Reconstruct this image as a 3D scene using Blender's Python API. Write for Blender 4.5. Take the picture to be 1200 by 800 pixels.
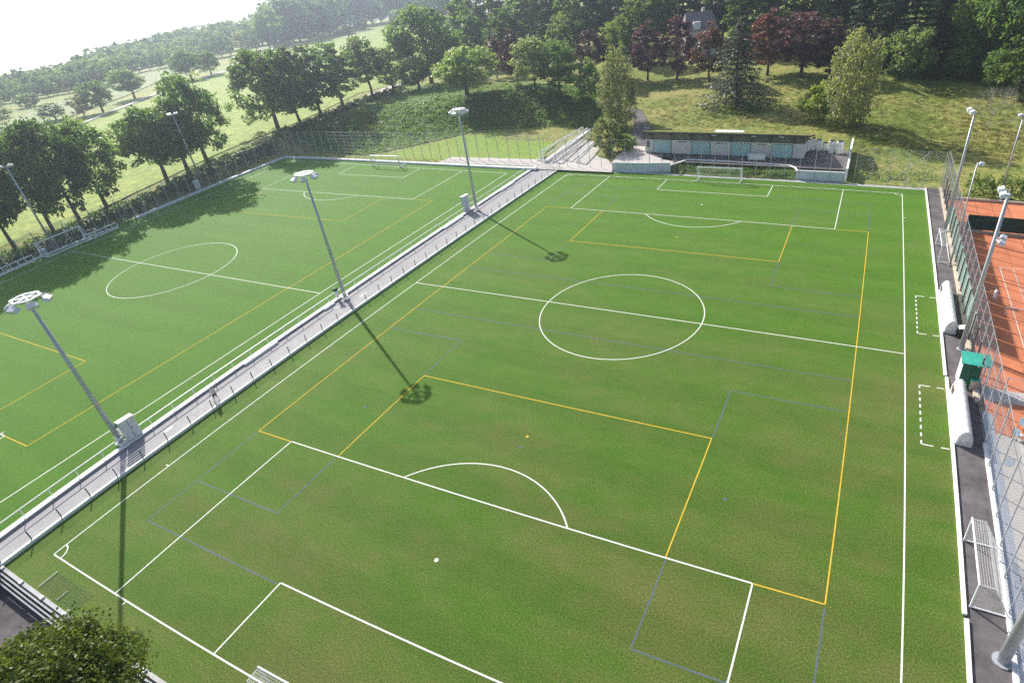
import bpy, bmesh, math, random
import numpy as np
from mathutils import Vector, Matrix
S = bpy.context.scene
for o in list(bpy.data.objects): bpy.data.objects.remove(o)
COL = S.collection
PI = math.pi
R = math.radians

# ------------------------------------------------------------------ camera
FX, CX, CY = 690.615, 661.408, 396.764            # focal length and optical centre, in 1200x800 photo pixels
CAM = np.array([22.545, -53.925, 33.779])
YAW, PIT, ROL = -0.50993517, 0.55940053, -0.11740063
def basis(yaw, pit, rol):
    cy, sy, cp, sp = math.cos(yaw), math.sin(yaw), math.cos(pit), math.sin(pit)
    fw = np.array([sy*cp, cy*cp, -sp]); r = np.array([cy, -sy, 0.]); u = np.cross(r, fw)
    c, s = math.cos(rol), math.sin(rol)
    return c*r+s*u, -s*r+c*u, fw
CR, CU, CF = basis(YAW, PIT, ROL)
cd = bpy.data.cameras.new('camera'); cam = bpy.data.objects.new('camera', cd); COL.objects.link(cam)
cam.matrix_world = Matrix(((CR[0], CU[0], -CF[0], CAM[0]), (CR[1], CU[1], -CF[1], CAM[1]), (CR[2], CU[2], -CF[2], CAM[2]), (0, 0, 0, 1)))
cd.sensor_width = 36; cd.lens = 36*FX/1200; cd.shift_x = (600-CX)/1200; cd.shift_y = -(400-CY)/1200
cd.clip_start = 0.5; cd.clip_end = 30000
S.camera = cam
# ------------------------------------------------------------------ sky, sun, exposure
SUN_AZ, SUN_EL = R(-58.4), R(32.2)                 # azimuth from +Y towards +X
w = bpy.data.worlds.new('World'); S.world = w; w.use_nodes = True
nt = w.node_tree; bg = nt.nodes['Background']; sk = nt.nodes.new('ShaderNodeTexSky')
sk.sky_type = 'NISHITA'; sk.sun_disc = False; sk.sun_elevation = SUN_EL; sk.sun_rotation = SUN_AZ
sk.air_density = 1.0; sk.dust_density = 2.5; sk.ozone_density = 1.0
nt.links.new(sk.outputs[0], bg.inputs[0]); bg.inputs[1].default_value = 0.105
sl = bpy.data.lights.new('sun', 'SUN'); sl.energy = 4.6; sl.angle = R(0.53); sl.color = (1.0, 0.955, 0.88)
so = bpy.data.objects.new('sun', sl); COL.objects.link(so)
sd = Vector((math.sin(SUN_AZ)*math.cos(SUN_EL), math.cos(SUN_AZ)*math.cos(SUN_EL), math.sin(SUN_EL)))
so.rotation_euler = sd.to_track_quat('Z', 'Y').to_euler(); so.location = (0, 0, 80)
S.view_settings.view_transform = 'Standard'; S.view_settings.look = 'None'
S.view_settings.exposure = 0.68; S.view_settings.gamma = 1; S.view_settings.use_curve_mapping = False
S.render.engine = 'CYCLES'
S.cycles.max_bounces = 9; S.cycles.diffuse_bounces = 7; S.cycles.transmission_bounces = 7; S.cycles.transparent_max_bounces = 24
S.cycles.volume_bounces = 1; S.cycles.use_denoising = False; S.cycles.sample_clamp_indirect = 1.5
HAZE = 0.00030

# ------------------------------------------------------------------ survey: photo pixel -> point of the place
def sm(t):
    t = min(max(t, 0.), 1.); return t*t*(3-2*t)
BX = (-125, -110, -95, -79, -61, -45, -30); YB = (50, 53, 56, 68, 78, 80, 78); YT = (64, 78, 92, 96, 100, 98, 94); BH = (4, 4.6, 5.5, 6.3, 6.6, 6.4, 5.6)
def terr(x, y):
    """height of the land: the sports ground is sunk a little, the fields on the left lie 2-4 m higher behind a bank, meadow and wood rise on the right, lake basin far left"""
    y0 = max(y-64, 0)
    zr = min(0.075*y0, 7+0.02*y0) + 1.3*sm((y-53)/9)*sm((x+34)/14)*sm((32-x)/4)
    plain = 2+2.2*sm(y/60)
    e1 = sm((-108.7-.03*y-x)/4.5)
    yb = float(np.interp(x, BX, YB)); yt = float(np.interp(x, BX, YT)); e2 = sm((y-yb)/(yt-yb))
    zl = .3*sm((-36-x)/4); zl += max((plain-zl)*e1, (max(float(np.interp(x, BX, BH)), 0)-zl)*e2) if x > -150 else (plain-zl)*e1
    t = sm((x+62)/36); h = (1-t)*zl+t*zr
    d = (-0.86*x+0.5*y) - 700
    if d > 0: h -= min(d*0.08, 24)
    return h
def ray(u, v):
    d = CF + CR*(u-CX)/FX - CU*(v-CY)/FX
    return d
def A(u, v, z=0.0):
    d = ray(u, v); t = (z-CAM[2])/d[2]; p = CAM+t*d
    return Vector(p)
def AT(u, v):
    d = ray(u, v); z = 0.0; p = A(u, v, 0)
    for _ in range(40):
        z = 0.5*z+0.5*terr(p.x, p.y); p = A(u, v, z)
    p.z = terr(p.x, p.y); return p
def pix(p):
    d = np.array(p)-CAM; wv = d@CF
    return CX+FX*(d@CR)/wv, CY-FX*(d@CU)/wv
def hgt(p, v):
    """height over p whose tip shows at photo row v"""
    lo, hi = 0.0, 60.0
    for _ in range(40):
        m = (lo+hi)/2
        if pix((p[0], p[1], p[2]+m))[1] > v: lo = m
        else: hi = m
    return lo
def ppm(p):
    a = pix(p); q = Vector(p)+Vector(CR)
    b = pix(q); return math.hypot(a[0]-b[0], a[1]-b[1])
# pitch plan (metres from the centre spot of the right pitch) -> place; the plan was surveyed from the pitch lines with the
# photo's lens bend taken out, this puts that slight bend back so the lines lie where the photo shows them
KR, KU, KF = basis(-0.46243588, 0.58645335, -0.0993038)
KC = np.array([22.35991, -51.12304, 32.571515])
def G(X, Y, z=0.0):
    d = np.array((X, Y, z))-KC; wv = max(d@KF, 1.0); a = d@KR/wv; b = d@KU/wv
    s = 1-0.05738372*min(a*a+b*b, 1.7)
    return A(702.583+678.734*a*s, 407.585-678.734*b*s, z)
HW, HL = 28.83, 45.24

# ------------------------------------------------------------------ materials
def mat(name):
    m = bpy.data.materials.new(name); m.use_nodes = True
    return m, m.node_tree, m.node_tree.nodes['Principled BSDF']
def ramp(nt, stops):
    n = nt.nodes.new('ShaderNodeValToRGB'); e = n.color_ramp.elements
    while len(e) < len(stops): e.new(0.5)
    for k, (p, c) in enumerate(stops): e[k].position = p; e[k].color = (*c, 1)
    return n
def noise(nt, scale, detail=4, rough=0.6, vec=None, mapscale=None, rot=0):
    n = nt.nodes.new('ShaderNodeTexNoise'); n.inputs['Scale'].default_value = scale
    n.inputs['Detail'].default_value = detail; n.inputs['Roughness'].default_value = rough
    g = nt.nodes.new('ShaderNodeNewGeometry'); src = g.outputs['Position']
    if mapscale:
        mp = nt.nodes.new('ShaderNodeMapping'); mp.inputs['Scale'].default_value = mapscale; mp.inputs['Rotation'].default_value = (0, 0, rot)
        nt.links.new(src, mp.inputs[0]); src = mp.outputs[0]
    nt.links.new(src, n.inputs['Vector']); return n
def mix(nt, a, b, f, mode='MIX'):
    n = nt.nodes.new('ShaderNodeMix'); n.data_type = 'RGBA'; n.blend_type = mode
    for s, x in ((0, f), (6, a), (7, b)):
        if isinstance(x, (int, float)): n.inputs[s].default_value = x
        elif isinstance(x, tuple): n.inputs[s].default_value = (*x, 1)
        else: nt.links.new(x, n.inputs[s])
    return n.outputs[2]
def simple(name, col, rough=0.6, metal=0.0, var=0.12, scale=3.0, bump=0.0, spec=0.4):
    m, nt, b = mat(name)
    n = noise(nt, scale, 5, 0.65)
    r = ramp(nt, [(0.3, tuple(c*(1-var) for c in col)), (0.7, tuple(min(c*(1+var), 1) for c in col))])
    nt.links.new(n.outputs[0], r.inputs[0]); nt.links.new(r.outputs[0], b.inputs['Base Color'])
    b.inputs['Roughness'].default_value = rough; b.inputs['Metallic'].default_value = metal
    b.inputs['Specular IOR Level'].default_value = spec
    if bump:
        n2 = noise(nt, scale*6, 3); bp = nt.nodes.new('ShaderNodeBump'); bp.inputs['Strength'].default_value = bump; bp.inputs['Distance'].default_value = 0.05
        nt.links.new(n2.outputs[0], bp.inputs['Height']); nt.links.new(bp.outputs[0], b.inputs['Normal'])
    return m
def grass(name, c0, c1, dry, dry_lo, dry_hi, grain=9.0, patch=0.09, stretch=(1, 1, 1), rot=0, bump=0.5, sheen=0.25, band=0.0, flecks=.5, trend=None):
    m, nt, b = mat(name); L = nt.links.new
    big = noise(nt, patch, 5, 0.62, mapscale=stretch, rot=rot)
    mid = noise(nt, patch*7, 5, 0.65, mapscale=stretch, rot=rot)
    fine = noise(nt, grain, 6, 0.8)
    rb = ramp(nt, [(0.34, c0), (0.66, c1)]); L(mid.outputs[0], rb.inputs[0])
    ad = nt.nodes.new('ShaderNodeMath'); ad.operation = 'MULTIPLY_ADD'; L(mid.outputs[0], ad.inputs[0]); ad.inputs[1].default_value = 0.55; L(big.outputs[0], ad.inputs[2])
    ad2 = nt.nodes.new('ShaderNodeMath'); ad2.operation = 'MULTIPLY_ADD'; L(fine.outputs[0], ad2.inputs[0]); ad2.inputs[1].default_value = flecks; L(ad.outputs[0], ad2.inputs[2])
    last = ad2.outputs[0]
    if trend:                                      # drier near and right; also paints in the far side's backlit brightness
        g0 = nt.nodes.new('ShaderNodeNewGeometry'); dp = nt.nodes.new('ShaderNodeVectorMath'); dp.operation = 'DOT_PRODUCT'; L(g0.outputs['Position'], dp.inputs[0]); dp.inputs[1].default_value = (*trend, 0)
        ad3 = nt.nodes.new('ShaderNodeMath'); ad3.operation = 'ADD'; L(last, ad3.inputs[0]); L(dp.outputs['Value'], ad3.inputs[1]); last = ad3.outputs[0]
    mr = nt.nodes.new('ShaderNodeMapRange'); L(last, mr.inputs[0]); mr.inputs[1].default_value = dry_lo; mr.inputs[2].default_value = dry_hi
    mr.interpolation_type = 'SMOOTHSTEP'
    c = mix(nt, rb.outputs[0], dry, mr.outputs[0])
    rf = ramp(nt, [(0.33, (0.36, 0.40, 0.34)), (0.5, (0.95, 0.97, 0.95)), (0.66, (1.95, 1.8, 1.8))]); L(fine.outputs[0], rf.inputs[0])
    c = mix(nt, c, rf.outputs[0], 1.0, 'MULTIPLY')
    if band:
        g = nt.nodes.new('ShaderNodeNewGeometry'); mp = nt.nodes.new('ShaderNodeMapping'); mp.inputs['Rotation'].default_value = (0, 0, R(2)); L(g.outputs['Position'], mp.inputs[0])
        wv = nt.nodes.new('ShaderNodeTexWave'); wv.bands_direction = 'Y'; wv.inputs['Scale'].default_value = 0.055; wv.inputs['Distortion'].default_value = 1.2; wv.inputs['Detail Scale'].default_value = 0.5
        L(mp.outputs[0], wv.inputs[0]); rw = ramp(nt, [(0.35, (1-band,)*3), (0.65, (1+band,)*3)]); L(wv.outputs[0], rw.inputs[0])
        c = mix(nt, c, rw.outputs[0], 1.0, 'MULTIPLY')
    L(c, b.inputs['Base Color']); b.inputs['Roughness'].default_value = 0.85; b.inputs['Specular IOR Level'].default_value = 0.15
    b.inputs['Sheen Weight'].default_value = sheen; b.inputs['Sheen Roughness'].default_value = 0.5; b.inputs['Sheen Tint'].default_value = (0.5, 1.0, 0.15, 1)
    if bump:
        bp = nt.nodes.new('ShaderNodeBump'); bp.inputs['Strength'].default_value = bump; bp.inputs['Distance'].default_value = 0.08
        L(fine.outputs[0], bp.inputs['Height']); L(bp.outputs[0], b.inputs['Normal'])
    return m
def leaf(name, c0, c1, trans=0.52):
    m, nt, b = mat(name); L = nt.links.new
    n = noise(nt, 0.9, 3, 0.7); oi = nt.nodes.new('ShaderNodeObjectInfo')
    r = ramp(nt, [(0.35, c0), (0.65, c1)]); L(n.outputs[0], r.inputs[0])
    hs = nt.nodes.new('ShaderNodeHueSaturation'); L(r.outputs[0], hs.inputs['Color'])
    mv = nt.nodes.new('ShaderNodeMapRange'); L(oi.outputs['Random'], mv.inputs[0]); mv.inputs[3].default_value = 0.75; mv.inputs[4].default_value = 1.25; L(mv.outputs[0], hs.inputs['Value'])
    mh = nt.nodes.new('ShaderNodeMapRange'); L(oi.outputs['Random'], mh.inputs[0]); mh.inputs[3].default_value = 0.515; mh.inputs[4].default_value = 0.485; L(mh.outputs[0], hs.inputs['Hue'])
    L(hs.outputs[0], b.inputs['Base Color']); b.inputs['Roughness'].default_value = 0.5; b.inputs['Specular IOR Level'].default_value = 0.35
    t = nt.nodes.new('ShaderNodeBsdfTranslucent'); L(mix(nt, hs.outputs[0], (1.25, 1.3, .8), 1.0, 'MULTIPLY'), t.inputs[0])
    mx = nt.nodes.new('ShaderNodeMixShader'); mx.inputs[0].default_value = trans
    out = nt.nodes['Material Output']; L(b.outputs[0], mx.inputs[1]); L(t.outputs[0], mx.inputs[2]); L(mx.outputs[0], out.inputs[0])
    return m
M = {}
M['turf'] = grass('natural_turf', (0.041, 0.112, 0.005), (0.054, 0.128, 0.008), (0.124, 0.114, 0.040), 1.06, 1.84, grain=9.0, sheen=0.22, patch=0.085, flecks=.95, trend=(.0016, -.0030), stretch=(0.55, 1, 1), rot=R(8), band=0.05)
M['turf2'] = grass('artificial_turf', (0.043, 0.122, 0.004), (0.051, 0.136, 0.006), (0.085, 0.155, 0.03), 1.0, 1.6, grain=12.0, sheen=0.16, patch=0.05, stretch=(0.2, 1, 1), bump=0.3, band=0.03)
M['meadow'] = grass('rough_meadow', (0.085, 0.110, 0.020), (0.16, 0.165, 0.040), (0.26, 0.205, 0.075), 0.85, 1.2, grain=1.3, patch=0.06, stretch=(1, 1.6, 1), bump=1.0, sheen=0.2)
M['lawn'] = grass('mown_lawn', (0.14, 0.20, 0.018), (0.19, 0.245, 0.025), (0.24, 0.23, 0.05), 1.0, 1.5, grain=3.0, patch=0.06, bump=0.6)
M['field'] = grass('hay_field', (0.150, 0.180, 0.026), (0.190, 0.210, 0.038), (0.24, 0.22, 0.07), 0.9, 1.4, grain=0.6, patch=0.03, stretch=(0.35, 1.5, 1), rot=R(-28), bump=0.3)
M['fallow'] = grass('fallow_field', (0.12, 0.125, 0.085), (0.16, 0.155, 0.105), (0.20, 0.17, 0.13), 0.8, 1.3, grain=0.6, patch=0.03, stretch=(0.3, 1.5, 1), rot=R(-28), bump=0.3)
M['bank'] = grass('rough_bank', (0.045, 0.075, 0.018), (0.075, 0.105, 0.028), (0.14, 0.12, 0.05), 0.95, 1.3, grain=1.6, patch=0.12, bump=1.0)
M['asphalt'] = simple('dark_asphalt', (0.125, 0.113, 0.118), 0.9, var=0.42, scale=0.55, bump=0.3, spec=0.2)
M['walk'] = simple('pale_asphalt', (0.335, 0.322, 0.330), 0.9, var=0.10, scale=0.8, bump=0.2, spec=0.2)
M['paving'] = simple('pale_paving', (0.50, 0.465, 0.44), 0.9, var=0.12, scale=0.7, bump=0.2, spec=0.2)
M['beige'] = simple('beige_paving', (0.50, 0.455, 0.41), 0.9, var=0.10, scale=1.2, bump=0.2, spec=0.2)
M['clay'] = simple('orange_clay', (0.58, 0.205, 0.105), 0.95, var=0.14, scale=0.5, bump=0.1, spec=0.1)
M['concrete'] = simple('concrete', (0.42, 0.42, 0.43), 0.85, var=0.12, scale=1.5, bump=0.2)
M['pale_concrete'] = simple('pale_concrete', (0.66, 0.67, 0.70), 0.85, var=0.07, scale=1.5, bump=0.2)
M['white_concrete'] = simple('white_concrete', (0.78, 0.77, 0.75), 0.8, var=0.06, scale=1.3, bump=0.1)
M['beige_concrete'] = simple('beige_concrete', (0.50, 0.43, 0.34), 0.85, var=0.15, scale=1.5, bump=0.2)
M['white'] = simple('white_paint', (0.82, 0.82, 0.81), 0.45, var=0.03, scale=2)
M['line'] = simple('white_line_paint', (0.70, 0.71, 0.65), 0.9, var=0.22, scale=16, spec=0.1)
M['yline'] = simple('yellow_line_paint', (0.64, 0.42, 0.045), 0.9, var=0.15, scale=5, spec=0.1)
M['galv'] = simple('galvanised_steel', (0.46, 0.48, 0.52), 0.45, 0.35, var=0.12, scale=4)
M['steel'] = simple('dull_steel', (0.22, 0.23, 0.25), 0.5, 0.3, var=0.2, scale=3)
M['dkpost'] = simple('dark_steel', (0.10, 0.105, 0.11), 0.5, 0.3, var=0.15, scale=4)
M['brown'] = simple('brown_steel', (0.085, 0.060, 0.055), 0.6, 0.1, var=0.2, scale=4)
M['cab'] = simple('grey_cabinet_paint', (0.58, 0.59, 0.61), 0.5, var=0.06, scale=2)
M['mint'] = simple('pale_mint_screen', (0.50, 0.62, 0.58), 0.5, var=0.08, scale=1.5)
M['green'] = simple('dark_green_sheet', (0.012, 0.115, 0.060), 0.45, var=0.18, scale=2)
M['teal'] = simple('teal_sheet', (0.05, 0.40, 0.30), 0.4, var=0.2, scale=2)
M['screen'] = simple('green_windbreak_cloth', (0.022, 0.060, 0.048), 0.85, var=0.2, scale=2)
M['shutter'] = simple('turquoise_shutter', (0.36, 0.57, 0.57), 0.5, var=0.08, scale=2)
M['wall'] = simple('beige_render', (0.70, 0.645, 0.61), 0.85, var=0.08, scale=1.0)
M['wood'] = simple('weathered_wood', (0.21, 0.195, 0.16), 0.8, var=0.25, scale=3)
M['dkroof'] = simple('dark_roof_edge', (0.085, 0.075, 0.085), 0.6, var=0.15, scale=2)
M['tile'] = simple('roof_tile', (0.24, 0.19, 0.20), 0.8, var=0.15, scale=2)
M['glass'] = simple('dark_glass', (0.03, 0.035, 0.04), 0.12, var=0.1, scale=2, spec=0.6)
M['net'] = simple('white_net', (0.70, 0.70, 0.70), 0.8, var=0.05, scale=5)
M['black'] = simple('black_plastic', (0.025, 0.025, 0.028), 0.5, var=0.2, scale=4)
M['blue'] = simple('pale_blue_plastic', (0.25, 0.42, 0.55), 0.5, var=0.15, scale=4)
M['bark'] = simple('bark', (0.085, 0.068, 0.052), 0.9, var=0.35, scale=4, bump=0.5)
M['palebark'] = simple('pale_bark', (0.36, 0.34, 0.31), 0.85, var=0.2, scale=4, bump=0.3)
M['skin'] = simple('skin', (0.50, 0.31, 0.23), 0.6, var=0.05)
M['hair'] = simple('dark_hair', (0.03, 0.022, 0.018), 0.6, var=0.2)
M['shirt'] = simple('pale_pink_cotton', (0.72, 0.62, 0.65), 0.85, var=0.06)
M['tennis_white'] = simple('white_cotton', (0.74, 0.77, 0.84), 0.85, var=0.05)
M['shorts'] = simple('dark_shorts', (0.030, 0.032, 0.045), 0.85, var=0.1)
M['lamp'] = simple('floodlight_housing', (0.66, 0.67, 0.70), 0.35, 0.25, var=0.06, scale=3)
M['lens'] = simple('floodlight_glass', (0.55, 0.58, 0.62), 0.1, var=0.05, spec=0.7)
L_ = dict(
 dark=leaf('dark_green_leaves', (0.084, 0.153, 0.036), (0.153, 0.237, 0.059)),
 mid=leaf('mid_green_leaves', (0.119, 0.202, 0.049), (0.210, 0.308, 0.078)),
 pale=leaf('pale_green_leaves', (0.180, 0.242, 0.084), (0.284, 0.348, 0.131)),
 lime=leaf('yellow_green_leaves', (0.246, 0.316, 0.053), (0.351, 0.421, 0.079)),
 red=leaf('purple_red_leaves', (0.075, 0.028, 0.038), (0.155, 0.062, 0.078), 0.35),
 russet=leaf('red_brown_leaves', (0.114, 0.046, 0.031), (0.211, 0.079, 0.044), 0.35),
 hay=leaf('meadow_grass_blades', (0.13, 0.135, 0.030), (0.25, 0.22, 0.065), 0.4),
 olive=leaf('grey_olive_leaves', (0.199, 0.222, 0.095), (0.317, 0.326, 0.144)),
 cedar=leaf('grey_green_needles', (0.062, 0.083, 0.053), (0.115, 0.140, 0.090), 0.3),
 fir=leaf('dark_needles', (0.024, 0.048, 0.020), (0.055, 0.086, 0.034), 0.25),
 hedge=leaf('glossy_hedge_leaves', (0.070, 0.105, 0.012), (0.24, 0.28, 0.034), 0.35))
# faded blue turf paint
m, nt, b = mat('faded_blue_line_paint')
n = noise(nt, 5.0, 5, 0.85); r = ramp(nt, [(0.40, (0.065, 0.110, 0.055)), (0.60, (0.10, 0.12, 0.21))]); nt.links.new(n.outputs[0], r.inputs[0]); nt.links.new(r.outputs[0], b.inputs['Base Color'])
b.inputs['Roughness'].default_value = 0.9; M['bline'] = m
m, nt, b = mat('lake_water'); b.inputs['Base Color'].default_value = (0.10, 0.16, 0.20, 1); b.inputs['Roughness'].default_value = 0.18
n = noise(nt, 0.15, 4); bp = nt.nodes.new('ShaderNodeBump'); bp.inputs['Strength'].default_value = 0.15; nt.links.new(n.outputs[0], bp.inputs['Height']); nt.links.new(bp.outputs[0], b.inputs['Normal']); M['water'] = m

# white plastic skin of the team shelters lets light through
m, nt, b = mat('white_plastic_skin'); b.inputs['Base Color'].default_value = (0.84, 0.84, 0.84, 1); b.inputs['Roughness'].default_value = 0.45
t = nt.nodes.new('ShaderNodeBsdfTranslucent'); t.inputs[0].default_value = (0.86, 0.86, 0.87, 1); mx = nt.nodes.new('ShaderNodeMixShader'); mx.inputs[0].default_value = 0.45
nt.links.new(b.outputs[0], mx.inputs[1]); nt.links.new(t.outputs[0], mx.inputs[2]); nt.links.new(mx.outputs[0], nt.nodes['Material Output'].inputs[0]); M['skin_white'] = m
# pale mint screens let light through
m, nt, b = mat('mint_screen_cloth'); b.inputs['Base Color'].default_value = (0.52, 0.70, 0.63, 1); b.inputs['Roughness'].default_value = 0.6
t = nt.nodes.new('ShaderNodeBsdfTranslucent'); t.inputs[0].default_value = (0.52, 0.72, 0.64, 1); mx = nt.nodes.new('ShaderNodeMixShader'); mx.inputs[0].default_value = 0.5
nt.links.new(b.outputs[0], mx.inputs[1]); nt.links.new(t.outputs[0], mx.inputs[2]); nt.links.new(mx.outputs[0], nt.nodes['Material Output'].inputs[0]); M['mint'] = m

# ------------------------------------------------------------------ mesh building
class MB:
    def __init__(s, org=(0, 0, 0)): s.v = []; s.f = []; s.o = Vector(org)
    def quad(s, *p):
        n = len(s.v); s.v += [tuple(Vector(q)-s.o) for q in p]; s.f.append(tuple(range(n, n+len(p))))
    def box(s, c, size, rz=0.0, tilt=None, taper=1.0):
        n = len(s.v); hx, hy, hz = size[0]/2, size[1]/2, size[2]/2
        m = Matrix.Rotation(rz, 3, 'Z')
        if tilt is not None: m = m @ Matrix.Rotation(tilt, 3, 'Y')
        for z in (-1, 1):
            k = taper if z > 0 else 1.0
            for x, y in ((-1, -1), (1, -1), (1, 1), (-1, 1)):
                s.v.append(tuple(m @ Vector((x*hx*k, y*hy*k, z*hz))+Vector(c)-s.o))
        s.f += [(n, n+3, n+2, n+1), (n+4, n+5, n+6, n+7)]+[(n+k, n+(k+1) % 4, n+4+(k+1) % 4, n+4+k) for k in range(4)]
    def beam(s, a, b, w, h, up=(0, 0, 1)):
        """box of width w and height h whose bottom centreline runs a -> b"""
        a, b = Vector(a), Vector(b); d = (b-a).normalized(); side = d.cross(Vector(up)).normalized()*(w/2); u = side.cross(d).normalized()*h
        n = len(s.v)
        for p in (a, b):
            for q in (p-side, p+side, p+side+u, p-side+u): s.v.append(tuple(q-s.o))
        s.f += [(n, n+1, n+2, n+3), (n+7, n+6, n+5, n+4)]+[(n+k, n+4+k, n+4+(k+1) % 4, n+(k+1) % 4) for k in range(4)]
    def tube(s, a, b, r0, r1=None, k=6, cap=True):
        r1 = r0 if r1 is None else r1
        a, b = Vector(a), Vector(b); d = (b-a)
        if d.length < 1e-6: return
        d.normalize(); e = d.orthogonal().normalized(); g = d.cross(e); n = len(s.v)
        for p, r in ((a, r0), (b, r1)):
            for i in range(k):
                t = 2*PI*i/k; s.v.append(tuple(p+(e*math.cos(t)+g*math.sin(t))*r-s.o))
        s.f += [(n+i, n+(i+1) % k, n+k+(i+1) % k, n+k+i) for i in range(k)]
        if cap and k > 3: s.f += [tuple(range(n+k-1, n-1, -1)), tuple(range(n+k, n+2*k))]
    def path(s, pts, r, k=6):
        for a, b in zip(pts, pts[1:]): s.tube(a, b, r, r, k)
    def strip(s, left, right):
        n = len(s.v)
        for a, b in zip(left, right): s.v += [tuple(Vector(a)-s.o), tuple(Vector(b)-s.o)]
        s.f += [(n+2*i, n+2*i+1, n+2*i+3, n+2*i+2) for i in range(len(left)-1)]
    def ball(s, c, r, sq=(1, 1, 1), k=8):
        n = len(s.v); rows = k//2+1
        for j in range(rows+1):
            t = PI*j/rows
            for i in range(k):
                q = 2*PI*i/k
                s.v.append(tuple(Vector((math.sin(t)*math.cos(q)*sq[0], math.sin(t)*math.sin(q)*sq[1], math.cos(t)*sq[2]))*r+Vector(c)-s.o))
        for j in range(rows):
            for i in range(k): s.f.append((n+j*k+i, n+(j+1)*k+i, n+(j+1)*k+(i+1) % k, n+j*k+(i+1) % k))
    def build(s, name, m, parent=None, smooth=False, loc=None):
        me = bpy.data.meshes.new(name); me.from_pydata(s.v, [], s.f); me.update()
        o = bpy.data.objects.new(name, me); COL.objects.link(o); me.materials.append(m)
        if smooth: me.shade_smooth()
        if parent is not None: o.parent = parent
        else: o.location = s.o if loc is None else loc
        return o
def root(name, loc, label, cat, group=None, rz=0.0):
    o = bpy.data.objects.new(name, None); COL.objects.link(o); o.location = loc; o.rotation_euler = (0, 0, rz)
    o['label'] = label; o['category'] = cat
    if group: o['group'] = group
    return o
def tag(o, label, cat, group=None):
    o['label'] = label; o['category'] = cat
    if group: o['group'] = group
    return o
def struct(o): o['kind'] = 'structure'; return o
def stuff(o): o['kind'] = 'stuff'; return o
def dup(o, loc=None, rz=None, label=None, parent=None):
    c = o.copy(); COL.objects.link(c)
    if parent is not None: c.parent = parent
    if loc is not None: c.location = loc
    if rz is not None: c.rotation_euler = (0, 0, rz)
    if label: c['label'] = label
    for ch in list(o.children): dup(ch, parent=c)
    return c
def line_pts(a, b, step=2.0):
    n = max(1, int(math.hypot(b[0]-a[0], b[1]-a[1])/step)); return [(a[0]+(b[0]-a[0])*i/n, a[1]+(b[1]-a[1])*i/n) for i in range(n+1)]
def kstrip(mb, pts, w, z, gz=None):
    """a painted line or strip of width w along plan points"""
    L, Rr = [], []
    for i, p in enumerate(pts):
        a = pts[max(i-1, 0)]; b = pts[min(i+1, len(pts)-1)]
        dx, dy = b[0]-a[0], b[1]-a[1]; l = math.hypot(dx, dy) or 1
        nx, ny = -dy/l*w/2, dx/l*w/2
        L.append(G(p[0]+nx, p[1]+ny, z)); Rr.append(G(p[0]-nx, p[1]-ny, z))
    mb.strip(Rr, L)
def ksheet(name, x0, x1, y0, y1, z, m, nx=1, ny=20):
    mb = MB()
    for i in range(nx):
        a = x0+(x1-x0)*i/nx; b = x0+(x1-x0)*(i+1)/nx
        ys = [y0+(y1-y0)*j/ny for j in range(ny+1)]
        mb.strip([G(a, y, z) for y in ys], [G(b, y, z) for y in ys])
    return struct(mb.build(name, m))
def kbeam(mb, pts, w, z0, h):
    for a, b in zip(pts, pts[1:]): mb.beam(G(*a, z0), G(*b, z0), w, h)
def poly_sheet(name, pts, m, z=None, dz=0.03, cut=0):
    """sheet laid over the land (triangulated and cut fine enough to follow it)"""
    bm = bmesh.new(); vs = [bm.verts.new((p.x, p.y, 0)) for p in pts]; bm.faces.new(vs)
    bmesh.ops.triangulate(bm, faces=bm.faces[:])
    for _ in range(cut):
        long_ = [e for e in bm.edges if e.calc_length() > 6]
        if not long_: break
        bmesh.ops.subdivide_edges(bm, edges=long_, cuts=1); bmesh.ops.triangulate(bm, faces=bm.faces[:])
    for i, v in enumerate(bm.verts): v.co.z = (terr(v.co.x, v.co.y)+dz) if cut else pts[i].z+dz
    me = bpy.data.meshes.new(name); bm.to_mesh(me); bm.free(); me.materials.append(m); o = bpy.data.objects.new(name, me); COL.objects.link(o); return struct(o)

# ------------------------------------------------------------------ ground, lake, fields
def axis(lo, hi, d0, k):
    v = [0.0]; d = d0
    while v[-1] < hi: v.append(v[-1]+d); d = d*k if v[-1] > 200 else d
    u = [0.0]; d = d0
    while u[-1] > lo: u.append(u[-1]-d); d = d*k if u[-1] < -200 else d
    return u[::-1][:-1]+v
xs = axis(-4500, 1500, 4.0, 1.12); ys = axis(-400, 4500, 4.0, 1.12)
gm = MB(); nxs = len(xs)
def gz(x, y):
    h = terr(x, y)-0.06
    if y < -44.0: h -= min((-44.0-y)*.6, 2.4)       # the land drops to the street behind the near end
    return h
for y in ys:
    for x in xs: gm.v.append((x, y, gz(x, y)))
gm.f = [(j*nxs+i, j*nxs+i+1, (j+1)*nxs+i+1, (j+1)*nxs+i) for j in range(len(ys)-1) for i in range(nxs-1)]
gmat = grass('land', (0.075, 0.105, 0.022), (0.13, 0.15, 0.036), (0.22, 0.19, 0.07), 0.95, 1.35, grain=1.4, patch=0.05, bump=1.0)
struct(gm.build('ground', M['meadow'], smooth=True))
lk = MB(); lk.quad((-4800, -2000, -12), (1500, -2000, -12), (1500, 4800, -12), (-4800, 4800, -12))
struct(lk.build('lake_water', M['water']))
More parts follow.
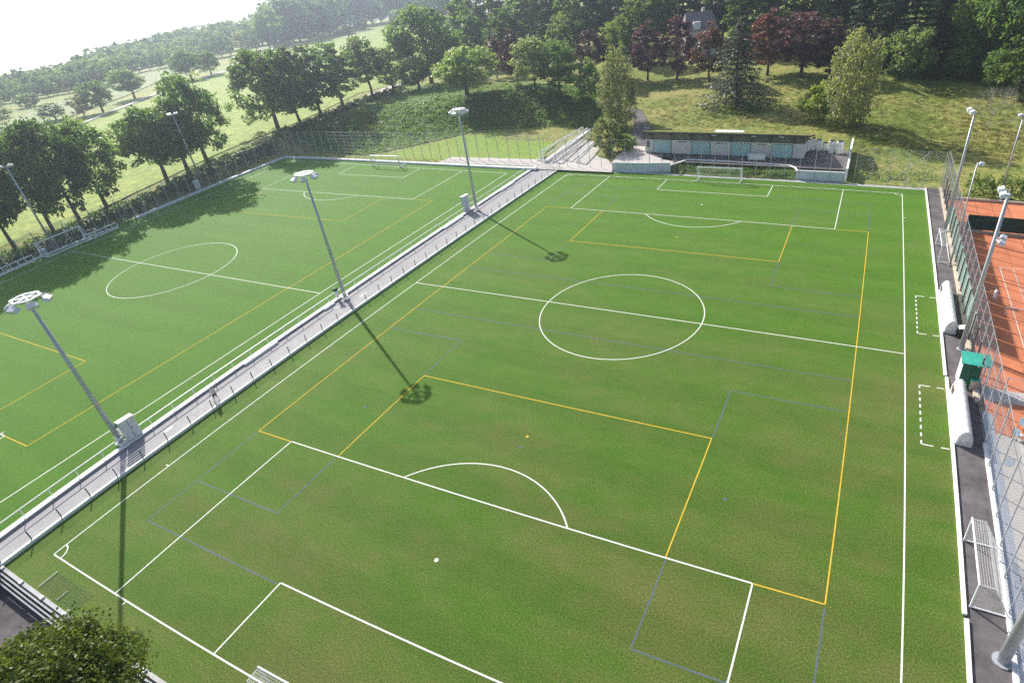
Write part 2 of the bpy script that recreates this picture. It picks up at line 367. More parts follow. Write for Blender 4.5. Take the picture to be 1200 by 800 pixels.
# fields left of the wood
poly_sheet('hay_field', [AT(-40, 330), AT(-60, 225), AT(-60, 165), AT(60, 150), AT(95, 144), AT(190, 109), AT(300, 72), AT(330, 61), AT(400, 46), AT(470, 28), AT(500, 26), AT(510, 75), AT(470, 98), AT(420, 110), AT(372, 133), AT(334, 150), AT(250, 183), AT(150, 230)], M['field'], dz=0.10, cut=9)
poly_sheet('fallow_field', [AT(-30, 158), AT(90, 112), AT(140, 92), AT(205, 77), AT(212, 85), AT(150, 112), AT(60, 145), AT(-30, 175)], M['fallow'], dz=0.20, cut=9)
mb = MB()
pth = [(40, 168), (85, 150), (110, 139), (150, 123), (185, 109), (220, 97), (262, 84), (300, 71)]
Lp = [AT(u, v)+Vector((0,0,.32)) for u, v in pth]; Rp = [AT(u+.6, v+1.7)+Vector((0,0,.32)) for u, v in pth]; mb.strip(Rp, Lp); struct(mb.build('farm_path', M['paving']))
# lawn and bank behind the left pitch
poly_sheet('lawn', [A(430, 186, .25), A(470, 176, .25), A(520, 165, .25), A(560, 152, .25), A(640, 148, .25), A(668, 157, .25), A(640, 178, .25), A(636, 190, .25), A(560, 188, .25)], M['lawn'], dz=0)
mb = MB()
rp = [(345, 150), (372, 139), (400, 126), (420, 117), (445, 105), (470, 97)]
mb.strip([AT(u+2, v+4)+Vector((0, 0, .1)) for u, v in rp], [AT(u, v)+Vector((0, 0, .1)) for u, v in rp]); struct(mb.build('lane', M['paving']))

# ------------------------------------------------------------------ right pitch
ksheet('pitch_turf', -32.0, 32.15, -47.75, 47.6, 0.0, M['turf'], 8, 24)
wl, yl, bl = MB(), MB(), MB()
def seg(mb, x0, y0, x1, y1, w=0.11, z=0.012): kstrip(mb, line_pts((x0, y0), (x1, y1)), w, z)
def arc(mb, cx, cy, r, a0, a1, w=0.11, z=0.012, n=48):
    kstrip(mb, [(cx+r*math.cos(a0+(a1-a0)*i/n), cy+r*math.sin(a0+(a1-a0)*i/n)) for i in range(n+1)], w, z)
def dot(mb, x, y, r, z):
    mb.quad(*[G(x+r*math.cos(2*PI*i/14), y+r*math.sin(2*PI*i/14), z) for i in range(14)])
for sx in (-1, 1): seg(wl, sx*HW, -HL, sx*HW, HL)
for sy in (-1, 1):
    seg(wl, -HW+.06, sy*HL, HW-.06, sy*HL)
    for hw, dp in ((20.16, 16.5), (9.16, 5.5)):
        for sx in (-1, 1): seg(wl, sx*hw, sy*(HL-.06), sx*hw, sy*(HL-dp))
        seg(wl, -hw+.06, sy*(HL-dp), hw-.06, sy*(HL-dp))
    dot(wl, 0, sy*(HL-11), 0.16, 0.012)
    a = math.acos(5.5/9.15); c = -sy*PI/2
    arc(wl, 0, sy*(HL-11), 9.15, c-a, c+a, z=0.0125)
    for sx in (-1, 1):
        a0 = math.atan2(-sy, -sx); arc(wl, sx*HW, sy*HL, 1.0, a0-PI/4, a0+PI/4, n=8, z=0.0125)
        seg(wl, sx*(HW-10.15), sy*(HL+.35), sx*(HW-10.15), sy*(HL+.06)); seg(wl, sx*(HW+.06), sy*(HL-10.15), sx*(HW+.4), sy*(HL-10.15))
seg(wl, -HW+.06, 0, HW-.06, 0); arc(wl, 0, 0, 9.15, 0, 2*PI, n=96, z=0.0125)
for y0, y1 in ((12.0, 4.07), (-4.66, -12.47)):                    # dashed technical areas by the shelters
    d = (y1-y0)/8.5
    for k in range(9):
        ya = y0+d*k*1.0; seg(wl, 30.0, ya, 30.0, ya+d*0.5, w=0.13)
    for yy in (y0, y1): seg(wl, 30.0, yy, 30.85, yy); seg(wl, 31.4, yy, 32.0, yy)
YX, YY = 24.5, 28.75
for sx in (-1, 1): seg(yl, sx*YX, -YY, sx*YX, YY, 0.09, .008)
for sy in (-1, 1):
    seg(yl, -YX, sy*YY, -20.2, sy*YY, .09, .008); seg(yl, 20.2, sy*YY, YX, sy*YY, .09, .008)
    for sx in (-1, 1): seg(yl, sx*14.48, sy*YY, sx*14.48, sy*16.75, .09, .0085)
    seg(yl, -14.5, sy*16.75, 14.5, sy*16.75, .09, .008); dot(yl, -.1, sy*21.3, .14, .008)
for sy in (-1, 1):
    for sx in (-1, 1):
        seg(bl, sx*24.5, sy*39.9, sx*24.5, sy*29.0, .11, .004)
        for ya in (35.3, 10.2): seg(bl, sx*24.4, sy*ya, sx*14.6, sy*ya, .11, .004)
        seg(bl, sx*14.55, sy*35.3, sx*14.55, sy*28.9, .11, .0045); seg(bl, sx*14.55, sy*16.6, sx*14.55, sy*10.2, .11, .0045)
        dot(bl, sx*16.95, sy*22.6, .15, .004)
    seg(bl, -24.4, sy*39.9, -9.2, sy*39.9, .11, .0045); seg(bl, 9.2, sy*39.9, 24.4, sy*39.9, .11, .0045)
    seg(bl, -24.4, sy*5.7, 24.4, sy*5.7, .11, .0045); dot(bl, 0, sy*22.6, .13, .004)
struct(wl.build('pitch_lines', M['line'])); struct(yl.build('junior_pitch_lines', M['yline'])); struct(bl.build('faded_pitch_lines', M['bline']))

# ------------------------------------------------------------------ left pitch (0.4 m higher)
ZL = 0.4
def wallx(y): return -36.05-0.0205*(y+5)            # plan line of the wall between walkway and left pitch
mb = MB()
def ga(X, Y): return G(X, Y, ZL)
rows = [-75, -50, -30, -15, 0, 15, 30, 47.4]
for a, b in zip(rows, rows[1:]):
    n = 10
    for i in range(n):
        def px(t, y): 
            xl = -108.2-0.03*(y+5); xr = wallx(y)+.05; return xl+(xr-xl)*t
        mb.quad(ga(px(i/n, a), a), ga(px((i+1)/n, a), a), ga(px((i+1)/n, b), b+(47.9-47.4 if b > 47 else 0)), ga(px(i/n, b), b+(.4+.6*(1-i/n) if b > 47 else 0)))
struct(mb.build('artificial_turf', M['turf2']))
lw, ly = MB(), MB()
def aseg(mb, p, q, w=0.12, z=ZL+.012):
    a, b = A(*p, z), A(*q, z); d = (b-a).normalized(); nrm = Vector((-d.y, d.x, 0))*w/2
    mb.strip([a-nrm, b-nrm], [a+nrm, b+nrm])
aseg(lw, (594, 203), (375, 343.5)); aseg(lw, (375, 343.5), (0, 588.5)); aseg(lw, (594, 203), (341, 188)); aseg(lw, (341, 188), (84, 294.5)); aseg(lw, (84, 294.5), (0, 332.5))
aseg(lw, (84, 294.5), (375, 343.5))
aseg(lw, (541, 201), (484, 233.5)); aseg(lw, (484, 233.5), (308, 221)); aseg(lw, (308, 221), (372, 191))
aseg(lw, (416, 194.5), (397, 204)); aseg(lw, (397, 204), (473, 208)); aseg(lw, (473, 208), (491, 198)); aseg(lw, (-20, 515), (5, 506)); aseg(lw, (5, 510.5), (-10, 521)); aseg(lw, (5, 510.5), (-10, 502))
kz = lambda cx, cy, r, a0, a1, n: [(cx+r*math.cos(a0+(a1-a0)*i/n), cy+r*math.sin(a0+(a1-a0)*i/n)) for i in range(n+1)]
kstrip(lw, kz(-71.8, -6.15, 9.35, 0, 2*PI, 96), .12, ZL+.0125)
kstrip(lw, kz(-71.5, 32.6, 9.15, -PI/2-.92, -PI/2+.92, 40), .12, ZL+.0125)
for p, q in (((507, 235), (31.5, 522.5)), ((507, 235), (484, 233.7)), ((401, 259), (450, 231.5)), ((401, 259), (275, 248)), ((275, 248), (312, 222)), ((0, 390), (100, 423)), ((100, 423), (0, 480)), ((31.5, 522.5), (5, 510.5))): aseg(ly, p, q, .09, ZL+.008)
struct(lw.build('left_pitch_lines', M['line'])); struct(ly.build('left_junior_lines', M['yline']))

# ------------------------------------------------------------------ walkway between the pitches, kerbs, paths
mb = MB(); ysw = [-75+4*i for i in range(32)]; ysw = [y for y in ysw if y < 48.5]+[48.6]
mb.strip([G(wallx(y)+.2, y, .2) for y in ysw], [G(-32.2, y, .2) for y in ysw]); struct(mb.build('walkway', M['walk']))
mb = MB(); kbeam(mb, line_pts((-32.12, -75), (-32.0, -47.9), 4)+line_pts((-32.0, -47.6), (-31.85, 48.2), 4), .28, -.05, .32); struct(mb.build('walkway_kerb', M['white_concrete']))
mb = MB()
for a, b in ((-47.7, -27.2), (-26.9, -2.95), (-2.65, 48.3)): kbeam(mb, line_pts((32.17, a), (32.25, b), 4), .22, -.05, .2)
struct(mb.build('pitch_kerb', M['white_concrete']))
ksheet('side_path', 32.3, 34.5, -60, 48.9, .012, M['asphalt'], 1, 26)
ksheet('pitch_edge_strip', -31.7, 34.4, 47.62, 48.6, .006, M['concrete'], 12, 1)
mb = MB()
for X, Y, r in ((-34.6, -8.4, .38), (-33.5, -4.9, .38), (-33.6, -31.9, .35)): mb.quad(*[G(X+r*.6*math.cos(2*PI*i/16), Y+r*1.5*math.sin(2*PI*i/16), .207) for i in range(16)])
struct(mb.build('walkway_paint_marks', M['line']))
# low wall beside the walkway
p0 = G(wallx(0), 0, 0)
wr = root('retaining_wall', p0, 'long low white-topped concrete wall between the walkway and the left pitch', 'wall')
mb = MB(p0); mb2 = MB(p0); mb3 = MB(p0)
yy = [-75+3*i for i in range(42)]
yy = [y for y in yy if y < 49]
for a, b in zip(yy, yy[1:]):
    A0, B0 = G(wallx(a), a, -.05), G(wallx(b), b, -.05); mb.beam(A0, B0, .46, ZL+.02)
    mb2.beam(A0+Vector((0, 0, ZL+.022)), B0+Vector((0, 0, ZL+.022)), .60, .06)
mb.build('wall_body', M['concrete'], wr); mb2.build('wall_coping', M['white_concrete'], wr)
for a, b in ((-21.6, -17.0), (16.2, 21.5), (-9.5, -7.8), (33.5, 38.5)):
    mb3 = MB(p0); mb3.beam(G(wallx(a)+.42, a, .1), G(wallx(b)+.42, b, .1), .24, ZL-.05); mb3.build('wall_step', M['white_concrete'], wr)

# ------------------------------------------------------------------ fences and railings
def wires(mb, a, b, h, sp, r):
    """chain-link wires of one bay, clipped to the bay"""
    a, b = Vector(a), Vector(b); d = (b-a); wl_ = Vector((d.x, d.y, 0)).length; ex = d/wl_ if wl_ else d; up = Vector((0, 0, 1))
    t = -h
    while t < wl_:
        s0, z0 = (t, 0.) if t >= 0 else (0., -t)
        s1, z1 = (t+h, h) if t+h <= wl_ else (wl_, wl_-t)
        if s1 > s0+1e-3:
            mb.tube(a+ex*s0+up*z0, a+ex*s1+up*z1, r, r, 3, False)
            mb.tube(a+ex*s0+up*(h-z0), a+ex*s1+up*(h-z1), r, r, 3, False)
        t += sp
def fence(name, label, pts, h, cat='fence', pr=.05, sp=.3, wr_=.006, m='galv', wm='galv', mid=0, braces=()):
    o = Vector(pts[0]); rt = root(name, o, label, cat); mw = MB(o); mrs = [MB(o) for k in range(mid+2)]
    for i, p in enumerate(pts):
        p = Vector(p); q = MB(o); q.tube(p-Vector((0, 0, .1)), p+Vector((0, 0, h+.05)), pr, pr, 6); q.build('post', M[m], rt)
    for a, b in zip(pts, pts[1:]):
        a, b = Vector(a), Vector(b); wires(mw, a+Vector((0, 0, .05)), b+Vector((0, 0, .05)), h-.1, sp, wr_)
        for k in range(mid+2): 
            z = Vector((0, 0, .05+(h-.08)*k/(mid+1))); mrs[k].tube(a+z, b+z, .022 if k == mid+1 else .012, None, 4, False)
    for (i, j) in braces:
        a, b = Vector(pts[i]), Vector(pts[j]); q = MB(o); q.tube(a+Vector((0, 0, h*.95)), b+Vector((0, 0, .1)), .04, None, 5); q.build('brace', M[m], rt)
    mw.build('wire_mesh', M[wm], rt)
    for mr in mrs: mr.build('rail', M[wm], rt)
    return rt
# tall fence along the side path
fy = [48.9-2.5*i for i in range(39)]
rf = fence('chain_link_fence', 'tall chain-link fence beside the dark side path with pale mint panels', [G(34.55, y, .02) for y in fy], 5.6, sp=.26, wr_=.006, mid=3)
o = Vector(rf.location)
kb = MB(o)
for a, b in zip(fy, fy[1:]):
    if a > -4: kb.beam(G(34.45, a, -.02), G(34.45, b+.04, -.02), .42, .28)
kb.build('footing', M['beige_concrete'], rf)
kb = MB(o)
for a, b in zip(fy, fy[1:]):
    if a <= -9: kb.beam(G(34.55, a, -.02), G(34.55, b, -.02), .26, .2)
kb.build('footing', M['white_concrete'], rf)
for k, (a, b) in enumerate(zip(fy, fy[1:])):
    if 2.4 < b and a < 37:
        q = MB(o); q.beam(G(34.68, a-.14, .32), G(34.68, b+.14, .32), .03, 2.35); q.build('screen_panel', M['mint'], rf)
    if -4 < b < 46:
        q = MB(o); q.beam(G(34.50, b-.07, .27), G(34.50, b+.07, .27), .10, 2.75); q.build('lower_post', M['brown'], rf)
# far end of the right pitch, and returns
fence('chain_link_fence', 'tall chain-link fence behind the far goal of the right pitch', [G(-35.2+2.4*i, 48.75+.004*i, .02) for i in range(24)], 5.8, sp=.6, wr_=.0025)
fence('chain_link_fence', 'braced chain-link fence in front of the grass bank right of the white bags', [G(21.5+2.55*i, 49.4-.1*i, .02) for i in range(6)], 5.4, sp=.5, wr_=.004, braces=((4, 3), (4, 2)))
fence('chain_link_fence', 'tall chain-link fence on the far edge of the left pitch before the lawn', [G(-110.5+2.53*i, 51.3-.024*i, .35) for i in range(30)], 5.6, sp=.5, wr_=.006, pr=.065, mid=6, braces=((0, 2),))
fence('chain_link_fence', 'long chain-link fence down the outer side of the left pitch under the trees', [A(*p, .3) for p in ((336, 181.5), (327, 185.5), (314, 190), (303, 194.5), (292, 199), (281, 203.5), (270, 208), (259, 212.5), (247, 217.5), (236, 222), (224, 226), (212, 231), (199, 236.5), (186, 242), (172.5, 248), (160, 254), (145, 260), (131, 266.5), (116, 273), (101, 279.5), (86, 286), (70, 293), (52, 300.5), (33, 309), (12, 318), (-10, 327))], 4.4, sp=.5, wr_=.007, pr=.075, braces=((0, 1), (14, 12), (15, 16)))
# kerb walls round the left pitch
p0 = A(334, 186, ZL)
kw = root('kerb_wall', p0, 'pale concrete kerb wall round the far corner of the left pitch', 'wall'); mb = MB(p0)
cw = [(160, 256.5), (200, 240), (240, 223), (290, 203), (333, 185.5), (380, 187), (440, 190), (500, 193), (560, 196), (600, 198), (629, 199)]
for a, b in zip(cw, cw[1:]): mb.beam(A(*a, ZL-.1), A(*b, ZL-.1), .95, .42)
mb.build('wall_body', M['pale_concrete'], kw)
p0 = A(60, 297, ZL)
kw = root('kerb_wall', p0, 'low grey kerb wall under the white frames left of the left pitch', 'wall'); mb = MB(p0)
for a, b in (((-20, 333), (41, 305)), ((41, 305), (100, 281)), ((100, 281), (139, 266))): mb.beam(A(*a, ZL-.05), A(*b, ZL-.05), .35, .3)
mb.build('wall_body', M['pale_concrete'], kw)
# railing on the right of the walkway
def railing(name, label, pts, h, nr, m, rm, pr=.03, rr=.02, lean=None):
    o = Vector(pts[0]); rt = root(name, o, label, 'railing')
    for p in pts:
        q = MB(o); q.tube(Vector(p), Vector(p)+Vector((0, 0, h)), pr, pr, 6); q.build('post', M[m], rt)
    for k in range(nr):
        q = MB(o); z = h*(k+1)/nr-.02
        for a, b in zip(pts, pts[1:]): q.tube(Vector(a)+Vector((0, 0, z)), Vector(b)+Vector((0, 0, z)), rr, None, 5, False)
        q.build('rail', M[rm], rt)
    return rt
railing('railing', 'long low railing of white bars with dark posts beside the right pitch', [G(-32.10+.0022*(y+47), y, .28) for y in [-60+2.46*i for i in range(45)] if y < 48.6], .88, 4, 'dkpost', 'white', pr=.05, rr=.016)
railing('railing', 'single white handrail on the low wall along the left pitch', [G(wallx(y)-.02, y, ZL+.1) for y in [-73+2.4*i for i in range(50)] if y < 47.6], .78, 1, 'white', 'white', pr=.04, rr=.055)
# near end: railing, seating steps, lower yard
mb = MB(); mb.quad(*[(p.x, p.y, -1.02) for p in (G(-50, -48.9), G(30, -48.9), G(30, -75), G(-50, -75))]); struct(mb.build('lower_yard', M['asphalt']))
mb = MB(); kbeam(mb, line_pts((-31.9, -47.9), (34, -48.0), 4), .25, -1.05, 1.12); tag(mb.build('kerb_wall', M['concrete']), 'grey kerb wall at the near end of the right pitch above the yard', 'wall')
npts = [G(-31.6+3.2*i, -47.9, .07) for i in range(14)]
o = Vector(npts[0]); rt = root('seating_steps', o, 'grey steel seating rows behind the near goal line by the bush', 'seating')
for k in range(3):
    q = MB(o); yb = -48.22-.24*k; zb = -.02-.16*k
    for a, b in zip(line_pts((-31.8, yb), (4, yb), 4), line_pts((-31.8, yb), (4, yb), 4)[1:]): q.beam(G(*a, zb), G(*b, zb), .12, .06)
    q.build('seat', M['steel'], rt)
for i in range(13):
    q = MB(o); X = -31.4+2.9*i; q.tube(G(X, -48.2, -1.0), G(X, -48.2, -.06), .04); q.tube(G(X, -48.7, -1.0), G(X, -48.7, -.36), .03); q.tube(G(X, -48.15, -.06), G(X, -48.72, -.38), .03); q.build('support', M['steel'], rt)
q = MB(o)
for p in npts[:12]: q.box(Vector(p)+Vector((0, 0, .06)), (.26, .26, .12))
q.build('post_cap', M['white_concrete'], rt)
for i in range(6):
    X = -36+i*3.1; mb = MB(G(X, -52.2, -1)); mb.tube(G(X, -52.2, -1), G(X, -52.2, 1.1), .05); mb.box(G(X, -52.2, 1.12), (.14, .14, .05))
    tag(mb.build('bollard_post', M['dkpost']), 'thin dark post standing in the lower yard beside the bush', 'post', 'posts in the lower yard')
# folded goal frame lying on the grass in the corner
p0 = G(-26.5, -47.6, 0); rt = root('folded_goal', p0, 'small white goal frame with net lying flat on grass beside the corner', 'goal')
q = MB(p0); C4 = [G(-26.6, -47.5, .08), G(-26.6, -46.0, .08), G(-21.6, -46.0, .08), G(-21.6, -47.5, .08)]
q.tube(C4[0], C4[1], .03); q.tube(G(-23.9, -47.5, .08), G(-23.9, -46.7, .08), .022); q.build('frame', M['white'], rt)
q = MB(p0)
for i in range(26): q.tube(G(-26.6+.2*i, -47.5, .06), G(-26.6+.2*i, -46, .06), .006, None, 3, False)
for i in range(8): q.tube(G(-26.6, -47.5+.2*i, .06), G(-21.6, -47.5+.2*i, .06), .006, None, 3, False)
q.build('net', M['dkpost'], rt)

# ------------------------------------------------------------------ goals
def goal(name, label, base, rz, w, h, dep, topdep, net=True, frame_base=True, r=.06, nsp=.16, nm='net', group=None):
    """mouth on local y=0 facing -y, depth towards +y"""
    rt = root(name, base, label, 'goal', group, rz); hw = w/2
    for s in (-1, 1):
        q = MB(); q.tube((s*hw, 0, 0), (s*hw, 0, h), r, None, 8); q.build('goalpost', M['white'], rt)
    q = MB(); q.tube((-hw-r, 0, h), (hw+r, 0, h), r, None, 8); q.build('crossbar', M['white'], rt)
    q = MB()
    for s in (-1, 1):
        q.tube((s*hw, 0, h-.03), (s*hw, topdep, h-.03), r*.45); q.tube((s*hw, topdep, h-.03), (s*hw, dep, .05), r*.45)
        if frame_base: q.tube((s*hw, 0, .06), (s*hw, dep, .06), r*.8)
    if frame_base: q.tube((-hw, dep, .06), (hw, dep, .06), r*.8)
    q.build('stay', M['white'], rt)
    if net:
        q = MB(); rn = .0055
        prof = [(0, h), (topdep, h-.03), (dep, .05)]; n = int(w/nsp)
        for i in range(n+1):
            x = -hw+w*i/n
            for a, b in zip(prof, prof[1:]): q.tube((x, *a), (x, *b), rn, None, 3, False)
        L1 = math.hypot(dep-topdep, h); k = int(L1/nsp)
        for i in range(k+1):
            t = i/k; y = topdep+(dep-topdep)*t; z = (h-.03)*(1-t)+.05*t
            q.tube((-hw, y, z), (hw, y, z), rn, None, 3, False)
            for s in (-1, 1): q.tube((s*hw, 0, z), (s*hw, y, z), rn, None, 3, False)
        for i in range(1, int(max(topdep, .1)/nsp)+1): q.tube((-hw, nsp*i, h-.01), (hw, nsp*i, h-.01), rn, None, 3, False)
        for s in (-1, 1):
            for i in range(int(dep/nsp)+1):
                y = min(i*nsp, dep); zt = h if y <= topdep else (h-.03)*(1-(y-topdep)/(dep-topdep))+.05
                q.tube((s*hw, y, .05), (s*hw, y, zt), rn, None, 3, False)
        q.build('net', M[nm], rt)
    return rt
def head(a, b): d = Vector(b)-Vector(a); return math.atan2(d.y, d.x)
a, b = A(817, 212.5), A(867.5, 214.7); goal('football_goal', 'full-size white goal at the far end of the right pitch', (a+b)/2, head(a, b), (b-a).length, 2.44, 2.0, .8, nsp=.24, r=.085)
a, b = G(3.66, -HL), G(-3.66, -HL); goal('football_goal', 'full-size white goal cut by the lower edge of the photo', (a+b)/2, head(a, b), (b-a).length, 2.44, 2.0, .8, nsp=.14)
a, b = A(436.8, 195, ZL), A(469, 196.5, ZL); goal('football_goal', 'white goal at the far end of the left pitch', (a+b)/2, head(a, b), (b-a).length, 2.4, 1.8, .7, nsp=.3, r=.11)
a, b = G(32.45, -21.25), G(32.5, -26.25); goal('football_goal', 'white junior goal with net standing on the dark side path', ((a+b)/2)+Vector((0, 0, .02)), head(a, b)+PI*0, (b-a).length, 2.1, 1.85, .75, nsp=.13, r=.062)
a, b = G(32.65, 26.6), G(32.65, 21.2); goal('football_goal', 'white junior goal on the side path near the far mint panels', ((a+b)/2)+Vector((0, 0, .02)), head(a, b), (b-a).length, 2.1, 1.2, .6, nsp=.18, r=.05)
a, b = A(100, 279.5, ZL+.1), A(50, 301, ZL+.1); goal('football_goal', 'white goal under the trees on the outer side of the left pitch', (a+b)/2, head(a, b), (b-a).length, 2.4, 1.6, .5, nsp=.3, r=.12)
mb = MB(A(664, 172, .3)); mb.beam(A(639, 191, .3), A(694, 152, .3), .7, .5); tag(mb.build('ramp_wall', M['white_concrete']), 'low white ramp wall running back across the forecourt beside the stored goals', 'wall')
# stored goals on the forecourt
for k, (pa, pb, hh, dd, lab) in enumerate(((( 684, 161), (637, 189), 2.2, 1.6, 'longest of the white goals stored on the forecourt, beside the lawn'),
        ((692, 163), (661, 187), 1.9, 1.2, 'middle white goal stored on the forecourt behind the pitch corner'),
        ((689, 158), (652, 190), 1.5, 1.0, 'low white goal stored close behind the longest one on the forecourt'),
        ((699, 172), (680, 191), 1.4, 1.0, 'small white goal stored on the forecourt nearest the young tree'))):
    a, b = A(*pb, .3), A(*pa, .3); goal('stored_goal', lab, (a+b)/2, head(a, b), (b-a).length, hh, dd, .5, nsp=.2, r=.13, group='goals stored on the forecourt')
# white frames beside the left pitch
for pa, pb, lab in (((139, 267), (101, 283), 'white tubular barrier frame standing right of the shaded goal'), ((41, 305.5), (-12, 329), 'white tubular barrier frame at the left edge of the photo')):
    a, b = A(*pa, ZL+.25), A(*pb, ZL+.25); rt = root('barrier_frame', a, lab, 'barrier'); q = MB(a); n = 6
    for z in (.05, 1.05): q = MB(a); q.tube(a+Vector((0, 0, z)), b+Vector((0, 0, z)), .09); q.build('rail', M['white'], rt)
    q = MB(a)
    for i in range(n+1): p = a.lerp(b, i/n); q.tube(p, p+Vector((0, 0, 1.05)), .08)
    q.build('upright', M['white'], rt)
mb = MB(A(53, 298, ZL+.1)); p = mb.o; mb.box(p+Vector((0, 0, .45)), (.7, .6, .9), .4, taper=1.1); mb.box(p+Vector((0, 0, .94)), (.82, .72, .08), .4)
tag(mb.build('storage_bin', M['blue']), 'pale blue bin inside the shaded goal left of the left pitch', 'bin')

# ------------------------------------------------------------------ floodlight masts
def lamp_box(mb, c, ang, tilt, s=1.0):
    mb.box(c, (.55*s, .85*s, .30*s), ang, tilt, .8)
def ring_mast():
    rt = root('floodlight_mast', (0, 0, 0), 'x', 'floodlight'); H = 15.5
    q = MB(); q.tube((0, 0, 0), (0, 0, H), .24, .12, 12); q.build('pole', M['galv'], rt, True)
    q = MB(); q.box((0, 0, .1), (.75, .75, .2)); q.box((0, 0, .7), (.34, .52, .5)); q.build('base_plate', M['white_concrete'], rt)
    q = MB(); n = 6; P = [Vector((1.05*math.cos(2*PI*(i+.5)/n), 1.05*math.sin(2*PI*(i+.5)/n), H+.3)) for i in range(n)]
    for i in range(n): q.beam(P[i], P[(i+1) % n], .17, .10)
    for i in range(3): q.beam(P[i]+Vector((0, 0, .003*i)), P[i+3]+Vector((0, 0, .003*i)), .13, .08)
    q.tube((0, 0, H-.2), (0, 0, H+.35), .17, .17, 8); q.build('ring_frame', M['white'], rt)
    for i in range(6):
        a = 2*PI*(i+.5)/6; q = MB(); lamp_box(q, (1.32*math.cos(a), 1.32*math.sin(a), H-.05), a, R(28)); 
        q.beam((.9*math.cos(a), .9*math.sin(a), H+.22), (1.28*math.cos(a), 1.28*math.sin(a), H+.06), .07, .06)
        lamp = q.build('floodlight', M['lamp'], rt)
        g = MB(); m_ = Matrix.Rotation(a, 3, 'Z') @ Matrix.Rotation(R(28), 3, 'Y'); c = Vector((1.32*math.cos(a), 1.32*math.sin(a), H-.05)); cs = [c+m_ @ Vector((x, y, -.155)) for x, y in ((-.22, -.36), (-.22, .36), (.22, .36), (.22, -.36))]
        g.quad(*cs); g.build('lens', M['lens'], lamp)
    for i in range(3): q = MB(); q.tube((.15, 0, 1.2+i*.5), (.5, 0, 1.2+i*.5), .02); q.build('climbing_peg', M['galv'], rt)
    return rt
rm = ring_mast()
spots = (((143, 519), 'nearest floodlight mast with a white lamp ring beside a grey cabinet', 352),
         ((404.5, 348), 'middle of the three walkway floodlight masts at the left halfway line', 206),
         ((558.5, 244.5), 'farthest floodlight mast on the walkway wall beside a grey cabinet', 130))
for k, (b_, lab, tv) in enumerate(spots):
    p = A(*b_, ZL+.1); o = rm if k == 0 else dup(rm)
    o.location = p; o['label'] = lab; o.rotation_euler = (0, 0, R(17+k*23)); s = hgt(p, tv)/15.6; o.scale = (1, 1, s)
def side_mast(p, H, lab, r0, nl, aim, extra=None, ls=1.0):
    rt = root('floodlight_mast', p, lab, 'floodlight')
    q = MB(); q.tube((0, 0, 0), (0, 0, H), r0, r0*.55, 12); q.build('pole', M['galv'], rt, True)
    q = MB(); q.tube((0, 0, 0), (0, 0, .06), r0*1.7, r0*1.7, 12); q.build('base_plate', M['galv'], rt)
    q = MB(); d = Vector((math.cos(aim), math.sin(aim), 0)); e = Vector((-d.y, d.x, 0)); q.beam(Vector((0, 0, H-.05))-e*.8*ls, Vector((0, 0, H-.05))+e*.8*ls, .1, .1); q.build('crossarm', M['galv'], rt)
    for i in range(nl):
        c = Vector((0, 0, H+.12))+e*ls*(1.3*(i/(max(nl-1, 1))-.5) if nl > 1 else 0)+d*.45*ls
        q = MB(); lamp_box(q, c, aim, R(20), ls); q.build('floodlight', M['lamp'], rt)
    if extra:
        zz, ang = extra; d2 = Vector((math.cos(ang), math.sin(ang), 0)); e2 = Vector((-d2.y, d2.x, 0))
        for s in (-1, 1):
            q = MB(); lamp_box(q, Vector((0, 0, zz))+e2*.55*s+d2*.55, ang, R(20), .9); q.tube((0, 0, zz), Vector((0, 0, zz))+e2*.55*s+d2*.4, .04); q.build('floodlight', M['lamp'], rt)
    return rt
p = A(1175, 774, .02); side_mast(p, 15.5, 'thick floodlight mast cut by the right edge beside the near goal', .30, 2, PI*.95)
p = A(1126, 409, .02); side_mast(p, hgt(p, 227), 'floodlight mast beside the green hut with lamps at two heights', .23, 2, PI*1.0, (hgt(p, 280), -.2))
p = A(1106.5, 272, .02); side_mast(p, hgt(p, 131), 'floodlight mast rising behind the small far goal on the path', .21, 2, PI*1.05)
p = A(1113, 311, .02); side_mast(p, hgt(p, 193), 'slim lamp post at the fence with its lamp turned to the tennis court', .11, 1, -.1, ls=.9)
p = A(1171, 232, .02); side_mast(p, hgt(p, 136), 'lamp post at the back corner of the tennis court by the dark hedge', .14, 1, PI*1.02, ls=.9)
p = A(239, 219, ZL); side_mast(p, hgt(p, 134), 'floodlight mast beside a grey cabinet on the tree side of the left pitch', .2, 2, -.5)
p = A(66, 293, ZL); side_mast(p, hgt(p, 195), 'floodlight mast rising from the shaded goal on the tree side', .2, 2, -.5)
# cabinets
def cabinet(p, rz, lab, s=1.0):
    rt = root('switch_cabinet', p, lab, 'cabinet', None, rz)
    q = MB(); q.box((0, 0, 1.2*s), (.5, 1.5*s, 2.4*s)); q.build('body', M['cab'], rt)
    q = MB(); q.box((0, 0, 2.44*s), (.62, 1.62*s, .09)); q.build('roof', M['white'], rt)
    q = MB(); q.box((0.262, 0, 1.2*s), (.02, .02, 2.2*s)); q.box((.27, .12, 1.25*s), (.04, .05, .18)); q.build('door_handle', M['dkpost'], rt)
    return rt
cabinet(G(-35.6, -33.95, ZL+.08), head(G(-36, -34), G(-35, -34)), 'grey metal cabinet beside the nearest walkway mast', .88)
cabinet(A(558, 245, ZL+.1)+Vector((-1.6, -.5, 0)), -.1, 'grey metal cabinet beside the farthest walkway mast')
cabinet(A(233, 221.5, ZL+.1), -.4, 'grey metal cabinet in the shade on the tree side of the left pitch', .75)
